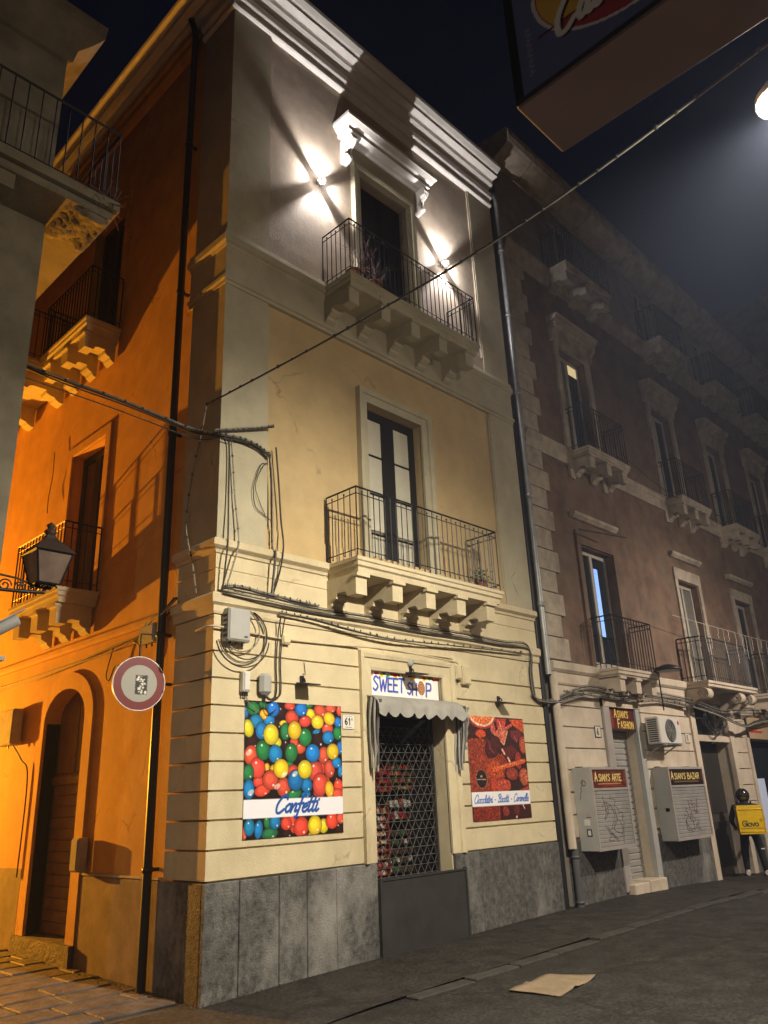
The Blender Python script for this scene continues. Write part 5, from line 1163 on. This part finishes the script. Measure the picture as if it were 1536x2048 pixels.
cable('pale conduit running from the telecom box to the shop door', [(-.06, .3, 3.92), (-.05, -.03, 3.93), (.3, -.04, 3.92), (1.05, -.03, 3.89), (1.9, -.025, 3.91), (3.0, -.075, 3.94), (4.3, -.08, 3.90), (4.58, -.06, 3.88), (4.6, -.05, 3.84)], .014, m_stone)
cable('thin wire hooked over the left floodlight', [(1.42, -.01, 3.62), (1.43, -.02, 3.5), (1.40, -.05, 3.45), (1.36, -.05, 3.46)], .005)
# lane wall wires
cable('upper wire drooping along the lane wall', [(-.03, .95, 4.30), (-.04, 1.6, 4.12), (-.04, 2.4, 4.08), (-.04, 3.4, 4.02), (-.04, 4.6, 4.0), (-.04, 6.6, 3.98), (-.04, 9, 4.0)], .011)
cable('lower wire along the lane wall', [(-.03, 1.2, 4.2), (-.04, 2.2, 4.02), (-.04, 3.6, 3.98), (-.04, 5.5, 3.92), (-.04, 8.5, 3.9)], .008)
cable('loop of wire hanging on the lane wall left of the traffic sign', [(-.04, 2.45, 4.05), (-.04, 2.6, 3.7), (-.04, 2.5, 3.6), (-.04, 2.35, 3.78), (-.04, 2.15, 3.72), (-.04, 2.0, 3.62), (-.04, 1.75, 3.7), (-.04, 1.7, 3.95), (-.04, 1.9, 4.05)], .009)
cable('wire dropping from the meter box down the lane door jamb', [(-.08, 5.55, 2.95), (-.06, 5.2, 2.7), (-.03, 4.95, 2.4), (-.03, 4.95, 1.0)], .012)
frayed('knot of cables where the lane wires reach the corner', [(-.08, .75, 4.42), (-.1, 1.0, 4.30), (-.1, 1.25, 4.26), (-.06, 1.5, 4.2)], .012, m_wire, 14, 14, 4, .03)
cable('long wire hanging down the lane wall under the bundle', [(-.04, 5.3, 8.1), (-.05, 5.25, 7.6), (-.04, 5.35, 7.2), (-.05, 5.3, 6.9)], .007)
cable('slack wire strung between balconies of the neighbouring building', [(11.0, -.3, 9.4), (13.0, -.4, 8.9), (16.0, -.5, 8.9), (19.0, -.5, 9.6), (22, -.5, 10.2)], .010)
# icicle fairy lights along the wide balcony
m_fairy = mat('pale_fairy_wire', (.55, .52, .46), var=.1, bump=0); rg = random.Random(17); mb = MB(); mb.tube([(11.9, -.5, 5.55), (14, -.62, 5.50), (16, -.62, 5.50), (19.5, -.6, 5.55)], .006, 4)
x = 12.9
while x < 19:
    L_ = rg.uniform(.2, .9); q = [(x, -.61, 5.50)]
    for k in range(4): q.append((x+rg.uniform(-.04, .04), -.61, 5.50-L_*(k+1)/4))
    mb.tube(q, .006, 4)
    for p in q[1:]: mb.ball(p, .013, 5)
    x += rg.uniform(.18, .5)
mb.build('fairy_lights', m_fairy, None, normals=False, label='unlit icicle string lights hanging along the wide balcony', cat='string lights')
# ============================================================ shops of the neighbouring building
def sign_board(name, cv, org, label, frame=True):
    t = root(name, org, label, 'sign'); cv.build('printed_face', org, (1, 0, 0), (0, 0, 1), m_print, t, thick=.03); return t
cv = Canvas(1.06, .46, 150, (.30, .07, .05)); cv.rect(0, 0, 1.06, .03, (.18, .04, .03))
cv.ell(.12, .34, .035, .06, (.55, .25, .2)); cv.poly([(.06, .05), (.2, .04), (.17, .28), (.09, .28)], (.5, .16, .12)); cv.stroke([(.1, .3), (.18, .2), (.14, .1)], .02, (.62, .3, .22))
for dx, dy, c in ((.006, -.006, (.12, .03, .02)), (0, 0, (.92, .80, .38))):
    cv.text("A", .25+dx, .265+dy, .16, .026, c, FONT); cv.text("SIAN'S", .385+dx, .265+dy, .125, .024, c, FONT, gap=.22)
    cv.text('F', .36+dx, .06+dy, .165, .028, c, FONT); cv.text('ASHION', .47+dx, .06+dy, .13, .024, c, FONT, gap=.22)
sign_board('shop_sign', cv, TF(9.27, .005, 2.96+.02), "dark red sign reading ASIAN'S FASHION in yellow letters")
def display_case(u0, u1, z0, z1, d, text, tint, label, gseed, bars):
    t = root('display_case', TF((u0+u1)/2, 0, z0), label, 'display case', 'wall display cases with roller shutters')
    tbox(MB(), TF, u0, u1, .0, d, z0, z1, .008).build('cabinet', m_grey, t)
    fr = MB(); e = .045
    tbox(fr, TF, u0, u0+e, d, d+.025, z0, z1); tbox(fr, TF, u1-e, u1, d, d+.025, z0, z1); tbox(fr, TF, u0+e, u1-e, d, d+.022, z1-e, z1); tbox(fr, TF, u0+e, u1-e, d, d+.03, z0, z0+e*1.3); tbox(fr, TF, u0+e, u1-e, d, d+.022, z1-.40, z1-.36)
    fr.build('frame', m_alu, t)
    W_ = u1-u0-2*e; cv = Canvas(W_, .315, 110, tint); rg = random.Random(gseed)
    for k in range(14): cv.stroke([(rg.uniform(0, W_), rg.uniform(0, .3)), (rg.uniform(0, W_), rg.uniform(0, .3))], .02, tuple(min(1, q*1.7+.06) for q in tint), .5)
    x = .10
    for dx, c in ((.006, (.08, .03, .02)), (0, (.93, .84, .52))):
        cv.text(text[0], .10+dx, .12, .145, .026, c, FONT); cv.text(text[1], .245+dx, .12, .112, .022, c, FONT, gap=.17, sx=(W_-.36)/(len(text[1])*.112*.62+.01))
    cv.stroke([(.2, .07), (W_-.2, .07)], .012, (.75, .62, .4)); cv.stroke([(.03, .1), (.06, .27)], .03, (.5, .2, .12)); cv.stroke([(W_-.05, .1), (W_-.03, .28)], .03, (.5, .2, .12))
    cv.build('header_sign', TF(u0+e, d+.006, z1-.36), (1, 0, 0), (0, 0, 1), m_print, t)
    rs_ = piece('roller_shutter', TF, u0+e, u1-e, d-.002, d+.002, z0+.05, z1-.4, m_slat, t); z = z0+.062; h = (z1-z0-.47)/14
    for k in range(14):
        mb = MB(); mb.prism([(d+.002, z), (d+.012, z+.008), (d+.012, z+h-.012), (d+.002, z+h-.004)], u0+e+.005, u1-e-.005, TF); mb.build('slat', m_slat, rs_); z += h
    cx = u0+.25*(u1-u0); s = (u1-u0)
    rq = random.Random(gseed); fx = 1 if gseed == 3 else -.8
    mk = lambda pts: [(cx+(.0 if fx > 0 else .42*s)+fx*a*s+rq.uniform(-.03, .03), z0+.12+b*(.85 if fx > 0 else .7)+rq.uniform(-.05, .05)) for a, b in pts]
    graffiti([mk([(0, .9), (.05, .6), (-.02, .5), (.12, .55), (.08, .8)]), mk([(.15, .75), (.25, .5), (.12, .3), (.3, .35), (.28, .6)]), mk([(.1, .25), (.3, .05), (.45, .3), (.3, .45), (.2, .2), (.4, .1)]), mk([(.5, .35), (.45, .1), (.4, .0)]), mk([(.05, .35), (.15, .12), (.3, .02)]), mk([(-.05, .7), (.05, .78), (.15, .66), (.02, .58), (.1, .5)]), mk([(.2, .95), (.16, .8), (.3, .82), (.26, .7)]), mk([(.3, .7), (.42, .62), (.36, .5), (.5, .52), (.46, .42)]), mk([(-.02, .3), (.08, .2), (.02, .1), (.16, .06)])], TF, d+.014, m_graf2, rs_)
    for k in range(2): piece('stay', TF, u0+.1+k*(u1-u0-.3), u0+.2+k*(u1-u0-.3), .02, .12, z1, z1+.02, m_black, t)
    mb = MB(); tbox(mb, lambda u, o, z: (u0-.002, -o, z), 0, 0.001, d*.55, d*.8, z0+.55, z0+.62); mb.build('lock_plate', m_black, t)
    return t
m_graf2 = mat('faded_spray_paint', (.14, .07, .06), var=.3, bump=0)
dc1 = display_case(7.70, 9.0, .88, 2.27, .36, ("A", "SIAN'S ARTE"), (.34, .13, .07), 'left wall display case with reddish header sign and grey roller shutter', 3, 14)
dc2 = display_case(10.76, 12.42, .86, 2.27, .34, ("A", "SIAN'S BAZAR"), (.12, .07, .05), 'right wall display case with dark header sign and grey roller shutter', 6, 14)
TL = lambda u0: (lambda u, o, z: (u0-o, -u, z))
for (a0, a1, z0, z1, m) in ((.17, .27, 1.12, 1.24, m_black), (.19, .25, 1.14, 1.22, m_white2), (.14, .25, 1.30, 1.40, m_white2), (.20, .30, 1.44, 1.52, m_alu)):
    mb = MB(); tbox(mb, TL(7.70), a0, a1, 0, .003 if m is not m_white2 else .004, z0, z1); mb.build('sticker', m, dc1)
mb = MB()
for k in range(4): mb.tube([(7.697, -.10-.02*k, 1.72+.09*k), (7.697, -.14-.02*k, 1.80+.09*k)], .005, 4)
mb.tube([(7.697, -.22+.035*math.cos(a), 2.0+.045*math.sin(a)) for a in [2*math.pi*i/12 for i in range(13)]], .006, 4)
mb.build('scribble', m_graf, dc1, normals=False)
# air conditioner
t = root('air_conditioner', TF(11.3, 0, 2.7), 'white air conditioner outdoor unit with round fan grille', 'air conditioner')
u0, u1, z0, z1, d = 10.55, 11.55, 2.72, 3.26, .42
tbox(MB(), TF, u0, u1, .12, d, z0, z1, .02).build('casing', m_white2, t)
cF = TF(u0+.50, d+.004, (z0+z1)/2)
mb = MB(); mb.lathe([(.001, .002), (.215, .002), (.225, .012), (.235, .0)], cF, 28, (0, -1, 0)); mb.build('fan_recess', m_steel, t)
mb = MB()
for r_ in (.06, .1, .14, .18, .215): mb.tube([(cF[0]+r_*math.cos(a), cF[1]-.012, cF[2]+r_*math.sin(a)) for a in [2*math.pi*i/24 for i in range(25)]], .005, 4)
for k in range(8): a = math.pi*2*k/8; mb.bar((cF[0], cF[1]-.012, cF[2]), (cF[0]+.22*math.cos(a), cF[1]-.012, cF[2]+.22*math.sin(a)), .006)
mb.build('fan_grille', m_grey, t, normals=False)
for k in range(11):
    z = z0+.05+k*.042; mb = MB(); mb.box((u0-.006, -d+.05, z), (u0+.004, -.17, z+.022)); mb.build('side_louvre', m_black, t)
mb = MB(); mb.lathe([(.001, .003), (.042, .003), (.045, 0)], TF(u1-.1, d+.001, z1-.1), 16, (0, -1, 0)); mb.build('red_badge', mat('red_badge', (.45, .05, .06), bump=0), t)
mb = MB()
for u in (u0+.15, u1-.15): mb.bar(TF(u, .0, z0-.02), TF(u, d+.03, z0-.02), .03); mb.bar(TF(u, .0, z0-.2), TF(u, d-.1, z0-.03), .02)
mb.build('wall_bracket', m_grey, t)
# no parking plate on the portal door
cv = Canvas(.33, .66, 60, (.80, .79, .76)); cv.ell(.165, .36, .135, .135, (.55, .10, .14)); cv.ell(.165, .36, .108, .108, (.16, .20, .50)); cv.stroke([(.09, .435), (.24, .285)], .03, (.55, .10, .14))
cv.text('PASSO', .06, .16, .045, .009, (.15, .15, .2), FONT, gap=.25); cv.text('CARRABILE', .03, .09, .036, .007, (.15, .15, .2), {**FONT}, gap=.22); cv.stroke([(.06, .58), (.27, .58)], .02, (.4, .4, .42))
sign_board('no_parking_sign', cv, TF(13.30, -.16, 1.98), 'white no parking plate with a blue and red disc on the portal')
# cream fascia with red lettering at the right edge
cv = Canvas(2.6, .55, 130, (.72, .62, .50)); cv.stroke([(.1, .36), (.35, .36)], .03, (.7, .25, .2)); cv.stroke([(.1, .18), (.9, .18)], .05, (.72, .18, .14)); cv.stroke([(.1, .27), (.6, .27)], .03, (.72, .3, .25))
sign_board('shop_fascia', cv, TF(16.4, .03, 2.98), 'cream shop fascia with red lettering at the right edge')
# projecting lamp on the first balcony
t = root('balcony_lamp', TF(10.75, .55, 4.2), 'old black plate-shaped lamp on a pole at the balcony corner', 'lamp')
mb = MB(); mb.lathe([(.001, .10), (.10, .09), (.25, .03), (.30, -.03), (.27, -.04)], TF(10.72, .72, 4.20), 16); mb.build('shade', m_black, t)
mb = MB(); mb.lathe([(.001, -.05), (.2, -.05), (.26, -.035)], TF(10.72, .72, 4.20), 16); mb.build('reflector', m_grey, t)
mb = MB(); mb.tube([TF(10.72, .5, 3.38), TF(10.72, .5, 4.15), TF(10.72, .7, 4.24)], .015, 6); mb.build('pole', m_black, t)
# clothes rod on a neighbour window
mb = MB(); mb.tube([TF(8.75, .2, 7.02), TF(10.1, .55, 7.02)], .015, 6); mb.build('clothes_rod', m_black, None, label='thin black clothes rod above the blue-lit window', cat='rod')
# ============================================================ plants on the balconies
t = root('dry_shrub', TF(2.2, .5, 9.75), 'bare reddish dry shrub in a pot on the top balcony', 'plant'); rg = random.Random(12)
for k, u in enumerate((2.15, 2.62)):
    mb = MB(); mb.lathe([(.09, 0), (.13, .2), (.145, .2), (.145, .23), (.12, .23), (.11, .2), (.001, .19)], TF(u, .45, 9.74), 14); mb.build('pot', m_terra, t)
mb = MB()
def twig(p, d, L_, r_, lv):
    q = [p]; dd = d.copy()
    for k in range(3): dd = (dd+Vector((rg.uniform(-.3, .3), rg.uniform(-.3, .3), rg.uniform(-.1, .2)))).normalized(); q.append(q[-1]+dd*L_/3)
    mb.tube(q, [r_, r_*.85, r_*.65, r_*.4], 4)
    if lv > 0:
        for k in range(4):
            b = q[rg.choice([1, 2, 3])]; twig(b, (dd+Vector((rg.uniform(-1, 1), rg.uniform(-1, 1), rg.uniform(-.2, .9)))).normalized(), L_*rg.uniform(.4, .65), r_*.6, lv-1)
for k in range(20):
    u = rg.choice((2.15, 2.35, 2.62)); twig(Vector(TF(u+rg.uniform(-.08, .08), .45+rg.uniform(-.06, .08), 9.93)), Vector((rg.uniform(-.5, .5), rg.uniform(-.5, .3), 1)).normalized(), rg.uniform(.28, .5), .006, 2)
mb.build('twigs', m_twig, t, normals=False)
t = root('pot_plant', TF(4.95, .4, 5.04), 'small leafy pot plant in the corner of the lower balcony', 'plant')
mb = MB(); mb.lathe([(.07, 0), (.10, .16), (.11, .16), (.11, .19), (.001, .17)], TF(4.9, .42, 5.04), 12); mb.build('pot', m_terra, t)
mb = MB(); rg = random.Random(5)
for k in range(60):
    p = Vector(TF(4.9+rg.gauss(0, .10), .42+rg.gauss(0, .06), 5.30+rg.gauss(0, .08))); a = Vector((rg.uniform(-1, 1), rg.uniform(-1, 1), rg.uniform(-.4, .8))).normalized(); s1 = a.orthogonal()*.02
    mb.add([p, p+a*.04+s1, p+a*.085, p+a*.04-s1], [(0, 1, 2, 3)])
mb.build('leaves', m_leaf, t, normals=False)
t = root('wall_weed', (-2.1, -.55, 8.7), 'weed growing from the crumbling corner balcony', 'plant'); mb = MB()
for k in range(30):
    p = Vector((-2.12+rg.gauss(0, .06), -.6+rg.gauss(0, .08), 8.68)); d = Vector((rg.uniform(-.6, .6), rg.uniform(-.6, .2), rg.uniform(-.5, 1))).normalized(); mb.tube([p, p+d*.12, p+d*.24+Vector((0, 0, -.03))], .005, 4)
mb.build('stems', m_twig, t, normals=False)
# ============================================================ projecting box sign over the street (seen from below)
t = root('projecting_sign', (-2.5, -7.4, 5.0), 'large dark blue projecting box sign with a red and yellow oval logo', 'sign')
cv = Canvas(1.9, 2.2, 260, (.36, .39, .52))
g = lambda y_, z_: (-6.58-y_, z_-5.0)    # canvas x runs away from the street
# coordinates on the face: u = distance from the street-side edge
def U(y_, z_): return (-(y_)-6.58, z_-5.0)
cx, cy = .62, .47
ov = lambda k: [(cx+(.475*k)*math.cos(a)*math.cos(-.32)-(.37*k)*math.sin(a)*math.sin(-.32), cy+(.475*k)*math.cos(a)*math.sin(-.32)+(.37*k)*math.sin(a)*math.cos(-.32)) for a in [2*math.pi*i/64 for i in range(64)]]
cv.poly(ov(1.0), (.78, .74, .74)); cv.poly(ov(.955), (.62, .24, .26))
yl = [p for p in ov(.94)]
cv.poly([(max(.0, p[0]), max(p[1], .305)) for p in yl if True], (.80, .62, .28)); cv.stroke([(.17, .31), (.42, .30)], .012, (.35, .12, .1))
for dx, dy, c in ((.012, -.012, (.16, .07, .08)), (0, 0, (.86, .83, .80))):
    cv.text('Caldo', .255+dx, .235+dy, .20, .034, c, SCRIPT, slant=.15, gap=.02, sx=.95, rise=.03)
xx = .105
cv.text('C', xx, .12, .03, .005, (.6, .58, .62), FONT) if False else None
for k in range(9): cv.stroke([(.10+.008*(k % 2), .12+.034*k), (.125, .135+.034*k), (.10, .145+.034*k)], .006, (.58, .56, .60))
cv.rect(0, 0, .05, 2.2, (.16, .16, .16)); cv.rect(0, 0, 1.9, .03, (.2, .2, .22))
cv.build('printed_face', (-2.731, -6.58, 5.0), (0, -1, 0), (0, 0, 1), m_print_matt, t)
m_signbox = mat('sign_box_enamel', (.16, .18, .38), rough=.6, var=.15, bump=.05)
mb = MB(); mb.cbox((-2.728, -8.5, 4.995), (-2.31, -6.575, 7.2), .012); mb.build('box', m_signbox, t)
mb = MB(); mb.tube([(-2.5, -8.5, 5.6), (-2.5, -11.2, 5.6)], .03, 8); mb.tube([(-2.5, -8.5, 6.8), (-2.5, -11.2, 6.8)], .03, 8); mb.build('bracket', m_black, t)
# ============================================================ cardboard on the road
mb = MB(); n1, n2 = 12, 8; vs = []
C = [Vector((2.16, -2.38, 0)), Vector((3.00, -2.30, 0)), Vector((3.12, -2.84, 0)), Vector((2.26, -2.93, 0))]
for j in range(n2+1):
    for i in range(n1+1):
        u, v = i/n1, j/n2; p = (C[0]*(1-u)+C[1]*u)*(1-v)+(C[3]*(1-u)+C[2]*u)*v
        z = gz(p.x)-.045+.012+.05*max(0, u-.75)**1.5*4*(v)+.03*max(0, .3-v)*(1-u)+.006*math.sin(u*9+v*4)+.016*max(0, 1-abs(u-.42)*14)+.01*max(0, 1-abs(v-.55+.1*u)*16); vs.append((p.x, p.y, z+.012))
fs = [(j*(n1+1)+i, j*(n1+1)+i+1, (j+1)*(n1+1)+i+1, (j+1)*(n1+1)+i) for j in range(n2) for i in range(n1)]
mb.add(vs, fs, True)
cdb = mb.build('cardboard_sheet', mat('cardboard', (.24, .18, .115), rough=.9, var=.15, scale=6, stain=.3, bump=.1), None, normals=False, label='flattened sheet of brown cardboard lying on the asphalt', cat='cardboard')
so = cdb.modifiers.new('thickness', 'SOLIDIFY'); so.thickness = .008
# litter and pebbles along the wall foot
rg = random.Random(77); mb = MB()
for k in range(500):
    if rg.random() < .5: x, y = rg.uniform(-.1, 7), -abs(rg.gauss(0, .05))-.035
    elif rg.random() < .5: x, y = -abs(rg.gauss(0, .07))-.03, rg.uniform(0, 3)
    else: x, y = rg.uniform(-2, 8), rg.uniform(-4, -.2)
    if x < 0 and y > 0: z = gz(0, y)-.01
    else: z = gz(x) if y > KY and x > -.2 else gz(x)-.05
    s_ = rg.uniform(.004, .014); mb.lathe([(.001, -s_*.5), (s_, 0), (.001, s_*.6)], (x, y, z), 5, None, False)
mb.build('grit', m_kerb, None, normals=False, kind='stuff', label='grit and crumbs of stone scattered along the wall', cat='grit')
# ============================================================ delivery rider
rx, ry = 14.52, -.30; rz = gz(rx)
dirv = Vector((.87, .49, 0)).normalized(); sdv = Vector((dirv.y, -dirv.x, 0))      # facing away; sdv = rider's right
def B(s_, f_, z_): return Vector((rx, ry, rz))+(sdv*s_+dirv*f_+Vector((0, 0, z_)))*1.07
m_cloth = mat('black_rider_clothes', (.012, .012, .015), rough=.8, var=.3, bump=.3, bscale=40); m_skin = mat('skin', (.45, .28, .2), bump=0)
t = root('person', (rx, ry, rz), 'person in black clothes and helmet standing with their back to us', 'person')
J = {'pel': (0, 0, .93, .15), 'wst': (0, -.01, 1.08, .17), 'chs': (0, -.01, 1.28, .20), 'nck': (0, .01, 1.44, .065), 'hed': (0, .02, 1.52, .07), 'hed2': (0, .03, 1.60, .075),
     'lh': (-.11, 0, .88, .12), 'lk': (-.15, .04, .50, .10), 'la': (-.17, 0, .12, .075), 'lf': (-.17, .06, .05, .045), 'lt': (-.175, .18, .035, .038),
     'rh': (.11, 0, .88, .12), 'rk': (.17, .05, .50, .10), 'ra': (.20, -.02, .12, .075), 'rf': (.20, .04, .05, .045), 'rt_': (.205, .16, .035, .038),
     'ls': (-.23, -.01, 1.36, .09), 'le': (-.32, .02, 1.10, .07), 'lw': (-.24, .20, .95, .042), 'lm': (-.22, .27, .94, .035), 'rs': (.23, -.01, 1.36, .09), 're': (.32, .02, 1.10, .07), 'rw': (.24, .20, .95, .042), 'rm': (.22, .27, .94, .035)}
E_ = [('pel','wst'),('wst','chs'),('chs','nck'),('nck','hed'),('hed','hed2'),('pel','lh'),('lh','lk'),('lk','la'),('la','lf'),('lf','lt'),('pel','rh'),('rh','rk'),('rk','ra'),('ra','rf'),('rf','rt_'),('chs','ls'),('ls','le'),('le','lw'),('lw','lm'),('chs','rs'),('rs','re'),('re','rw'),('rw','rm')]
def skinned(name, J, E_, m, parent, rootk):
    ks = list(J); me = bpy.data.meshes.new(name); me.from_pydata([B(*J[k][:3]) for k in ks], [(ks.index(a), ks.index(b)) for a, b in E_], [])
    o = link(bpy.data.objects.new(name, me)); sk = o.modifiers.new('skin', 'SKIN'); sk.use_smooth_shade = True
    for i, k in enumerate(ks): me.skin_vertices[0].data[i].radius = (J[k][3], J[k][3]*.9); me.skin_vertices[0].data[i].use_root = (k == rootk)
    sb = o.modifiers.new('sub', 'SUBSURF'); sb.levels = 1; sb.render_levels = 2; me.materials.append(m); return setup(o, parent)
def ensure_skin(): pass
for k_ in ('body',):
    ks = list(J)
    me = bpy.data.meshes.new('body'); me.from_pydata([tuple(B(*J[k][:3])) for k in ks], [(ks.index(a), ks.index(b)) for a, b in E_], [])
    o = link(bpy.data.objects.new('body', me)); sk = o.modifiers.new('skin', 'SKIN'); sk.use_smooth_shade = True
    if not me.skin_vertices: 
        bpy.context.view_layer.objects.active = o; bpy.ops.mesh.customdata_skin_add()
    for i, k in enumerate(ks): d_ = me.skin_vertices[0].data[i]; d_.radius = (J[k][3], J[k][3]*.92); d_.use_root = (k == 'pel')
    sb = o.modifiers.new('sub', 'SUBSURF'); sb.levels = 1; sb.render_levels = 2; me.materials.append(m_cloth); setup(o, t)
# hands: palm and five curled fingers each
for sgn in (-1, 1):
    mb = MB(); w0 = Vector((.22*sgn, .27, .94))
    mb.tube([B(w0.x, w0.y-.02, w0.z), B(w0.x, w0.y+.05, w0.z-.005), B(w0.x, w0.y+.09, w0.z-.01)], [.03, .042, .036], 8)
    for q, L_ in ((-.03, .06), (-.01, .072), (.012, .068), (.032, .052)):
        a = (w0.x+q, w0.y+.085, w0.z-.01); mb.tube([B(*a), B(a[0], a[1]+L_*.55, a[2]-.008), B(a[0], a[1]+L_*.7, a[2]-.035), B(a[0], a[1]+L_*.45, a[2]-.055)], [.010, .0095, .009, .007], 6)
    mb.tube([B(w0.x-.035*sgn, w0.y+.02, w0.z), B(w0.x-.062*sgn, w0.y+.055, w0.z-.012), B(w0.x-.055*sgn, w0.y+.085, w0.z-.03)], [.012, .011, .008], 6)
    mb.build('hand', m_skin, t, normals=False)
mb = MB(); hc = B(0, .03, 1.60); axh = Vector((0, 0, 1))
mb.lathe([(.155*math.sin(a)+1e-4, .155*1.05*-math.cos(a)) for a in [math.pi*(.22+.78*i/12) for i in range(13)]], hc, 20, axh); mb.build('helmet', mat('glossy_black_helmet', (.012, .014, .012), rough=.15, bump=0, coat=1, spec=.6), t, normals=False)
mb = MB(); mb.tube([hc+dirv*.10+sdv*(.135*math.cos(a))+dirv*(.06*math.sin(a))+Vector((0, 0, -.03)) for a in [math.pi*i/10 for i in range(11)]], .022, 6); mb.build('visor', m_glass, t, normals=False)
mb = MB(); mb.tube([B(0, .02, 1.42), B(0, .02, 1.50)], [.10, .09], 12); mb.build('scarf', m_cloth, t, normals=False)
for s_ in (-.17, .205):
    mb = MB(); mb.tube([B(s_, -.06, .05), B(s_, .0, .058), B(s_, .10, .05), B(s_, .20, .036)], [.05, .06, .058, .042], 10); mb.tube([B(s_, -.02, .06), B(s_, -.02, .12)], [.045, .042], 8); mb.build('shoe', mat('white_trainer', (.62, .58, .52), rough=.6, bump=0), t, normals=False)
for s_ in (-.16, .185):
    mb = MB(); mb.lathe([(.066, -.012), (.072, -.012), (.072, .012), (.066, .012)], B(s_, .02, .36 if s_ < 0 else .52), 12); mb.build('reflective_band', m_white2, t, normals=False)
# the yellow cube bag rests on the rider's back
t = root('delivery_bag', tuple(B(0, -.40, .85)), 'bright yellow cube delivery bag on the back of the standing person', 'bag')
m_yel = mat('yellow_bag_fabric', (.80, .52, .012), rough=.6, var=.1, scale=7, bump=.2, bscale=20)
def TB(u, o, z): p = B(u, -.16-o, z); return tuple(p)
bw = .25; mb = MB(); bz0, bz1, bd = .84, 1.40, .40
vsb = [TB(u*k1, o, z) for z, k1 in ((bz0, .97), (bz0+.05, 1.0), (bz1-.06, 1.0), (bz1, .95)) for (u, o) in ((-bw, .0), (bw, .0), (bw, bd), (-bw, bd))]
mb.add(vsb, [(j*4+i, j*4+(i+1) % 4, (j+1)*4+(i+1) % 4, (j+1)*4+i) for j in range(3) for i in range(4)]+[(0, 1, 2, 3), (12, 13, 14, 15)]); mb.build('bag_body', m_yel, t)
mb = MB()
for z in (bz1-.075, bz0+.05): mb.tube([TB(-bw*1.01, 0, z), TB(-bw*1.01, bd+.004, z), TB(bw*1.01, bd+.004, z), TB(bw*1.01, 0, z)], .009, 6)
for u in (-bw, bw): mb.tube([TB(u, bd, bz0+.03), TB(u, bd, bz1-.03)], .012, 6)
mb.build('piping', m_yel, t, normals=False)
cv = Canvas(.50, .20, 120, (.90, .74, .05)); cv.text('Glovo', .06, .035, .115, .022, (.16, .24, .20), {**ROUND, 'G': FONT['G']}, gap=.14, sx=1.02)
cv.stroke([(x_, y_) for x_, y_ in [(.455+.022*math.cos(a), .165+.022*math.sin(a)) for a in [2*math.pi*i/14 for i in range(15)]]], .010, (.16, .24, .20)); cv.stroke([(.452, .135), (.455, .12)], .012, (.16, .24, .2))
pO = Vector(TB(-.235, bd+.008, .96)); pU = (Vector(TB(.235, bd+.008, .96))-pO).normalized()
cv.build('printed_logo', pO, pU, (0, 0, 1), m_print_matt, t)
mb = MB()
for u in (-.13, .13): mb.tube([TB(u, .0, bz1-.05), TB(u, -.16, 1.46), TB(u, -.3, 1.36), TB(u, -.26, 1.05), TB(u, 0, .95)], .018, 6)
mb.build('shoulder_strap', m_cloth, t, normals=False)

# ============================================================ haze volume added to stand in for lens glare around the lamp
hz = MB(); hz.box((-14.5, -14.5, -2.5), (46, 24, 22.5)); hm = bpy.data.materials.new('glare_haze'); hm.use_nodes = True
for nd in list(hm.node_tree.nodes):
    if nd.type == 'BSDF_PRINCIPLED': hm.node_tree.nodes.remove(nd)
pv = hm.node_tree.nodes.new('ShaderNodeVolumePrincipled'); pv.inputs['Density'].default_value = HAZE; pv.inputs['Color'].default_value = (.58, .68, 1.0, 1); pv.inputs['Anisotropy'].default_value = .3
hm.node_tree.links.new(pv.outputs[0], hm.node_tree.nodes['Material Output'].inputs['Volume'])
ho = hz.build('haze', hm, None, kind='stuff', label='thin haze volume added for the glare around the street lamp', cat='haze')
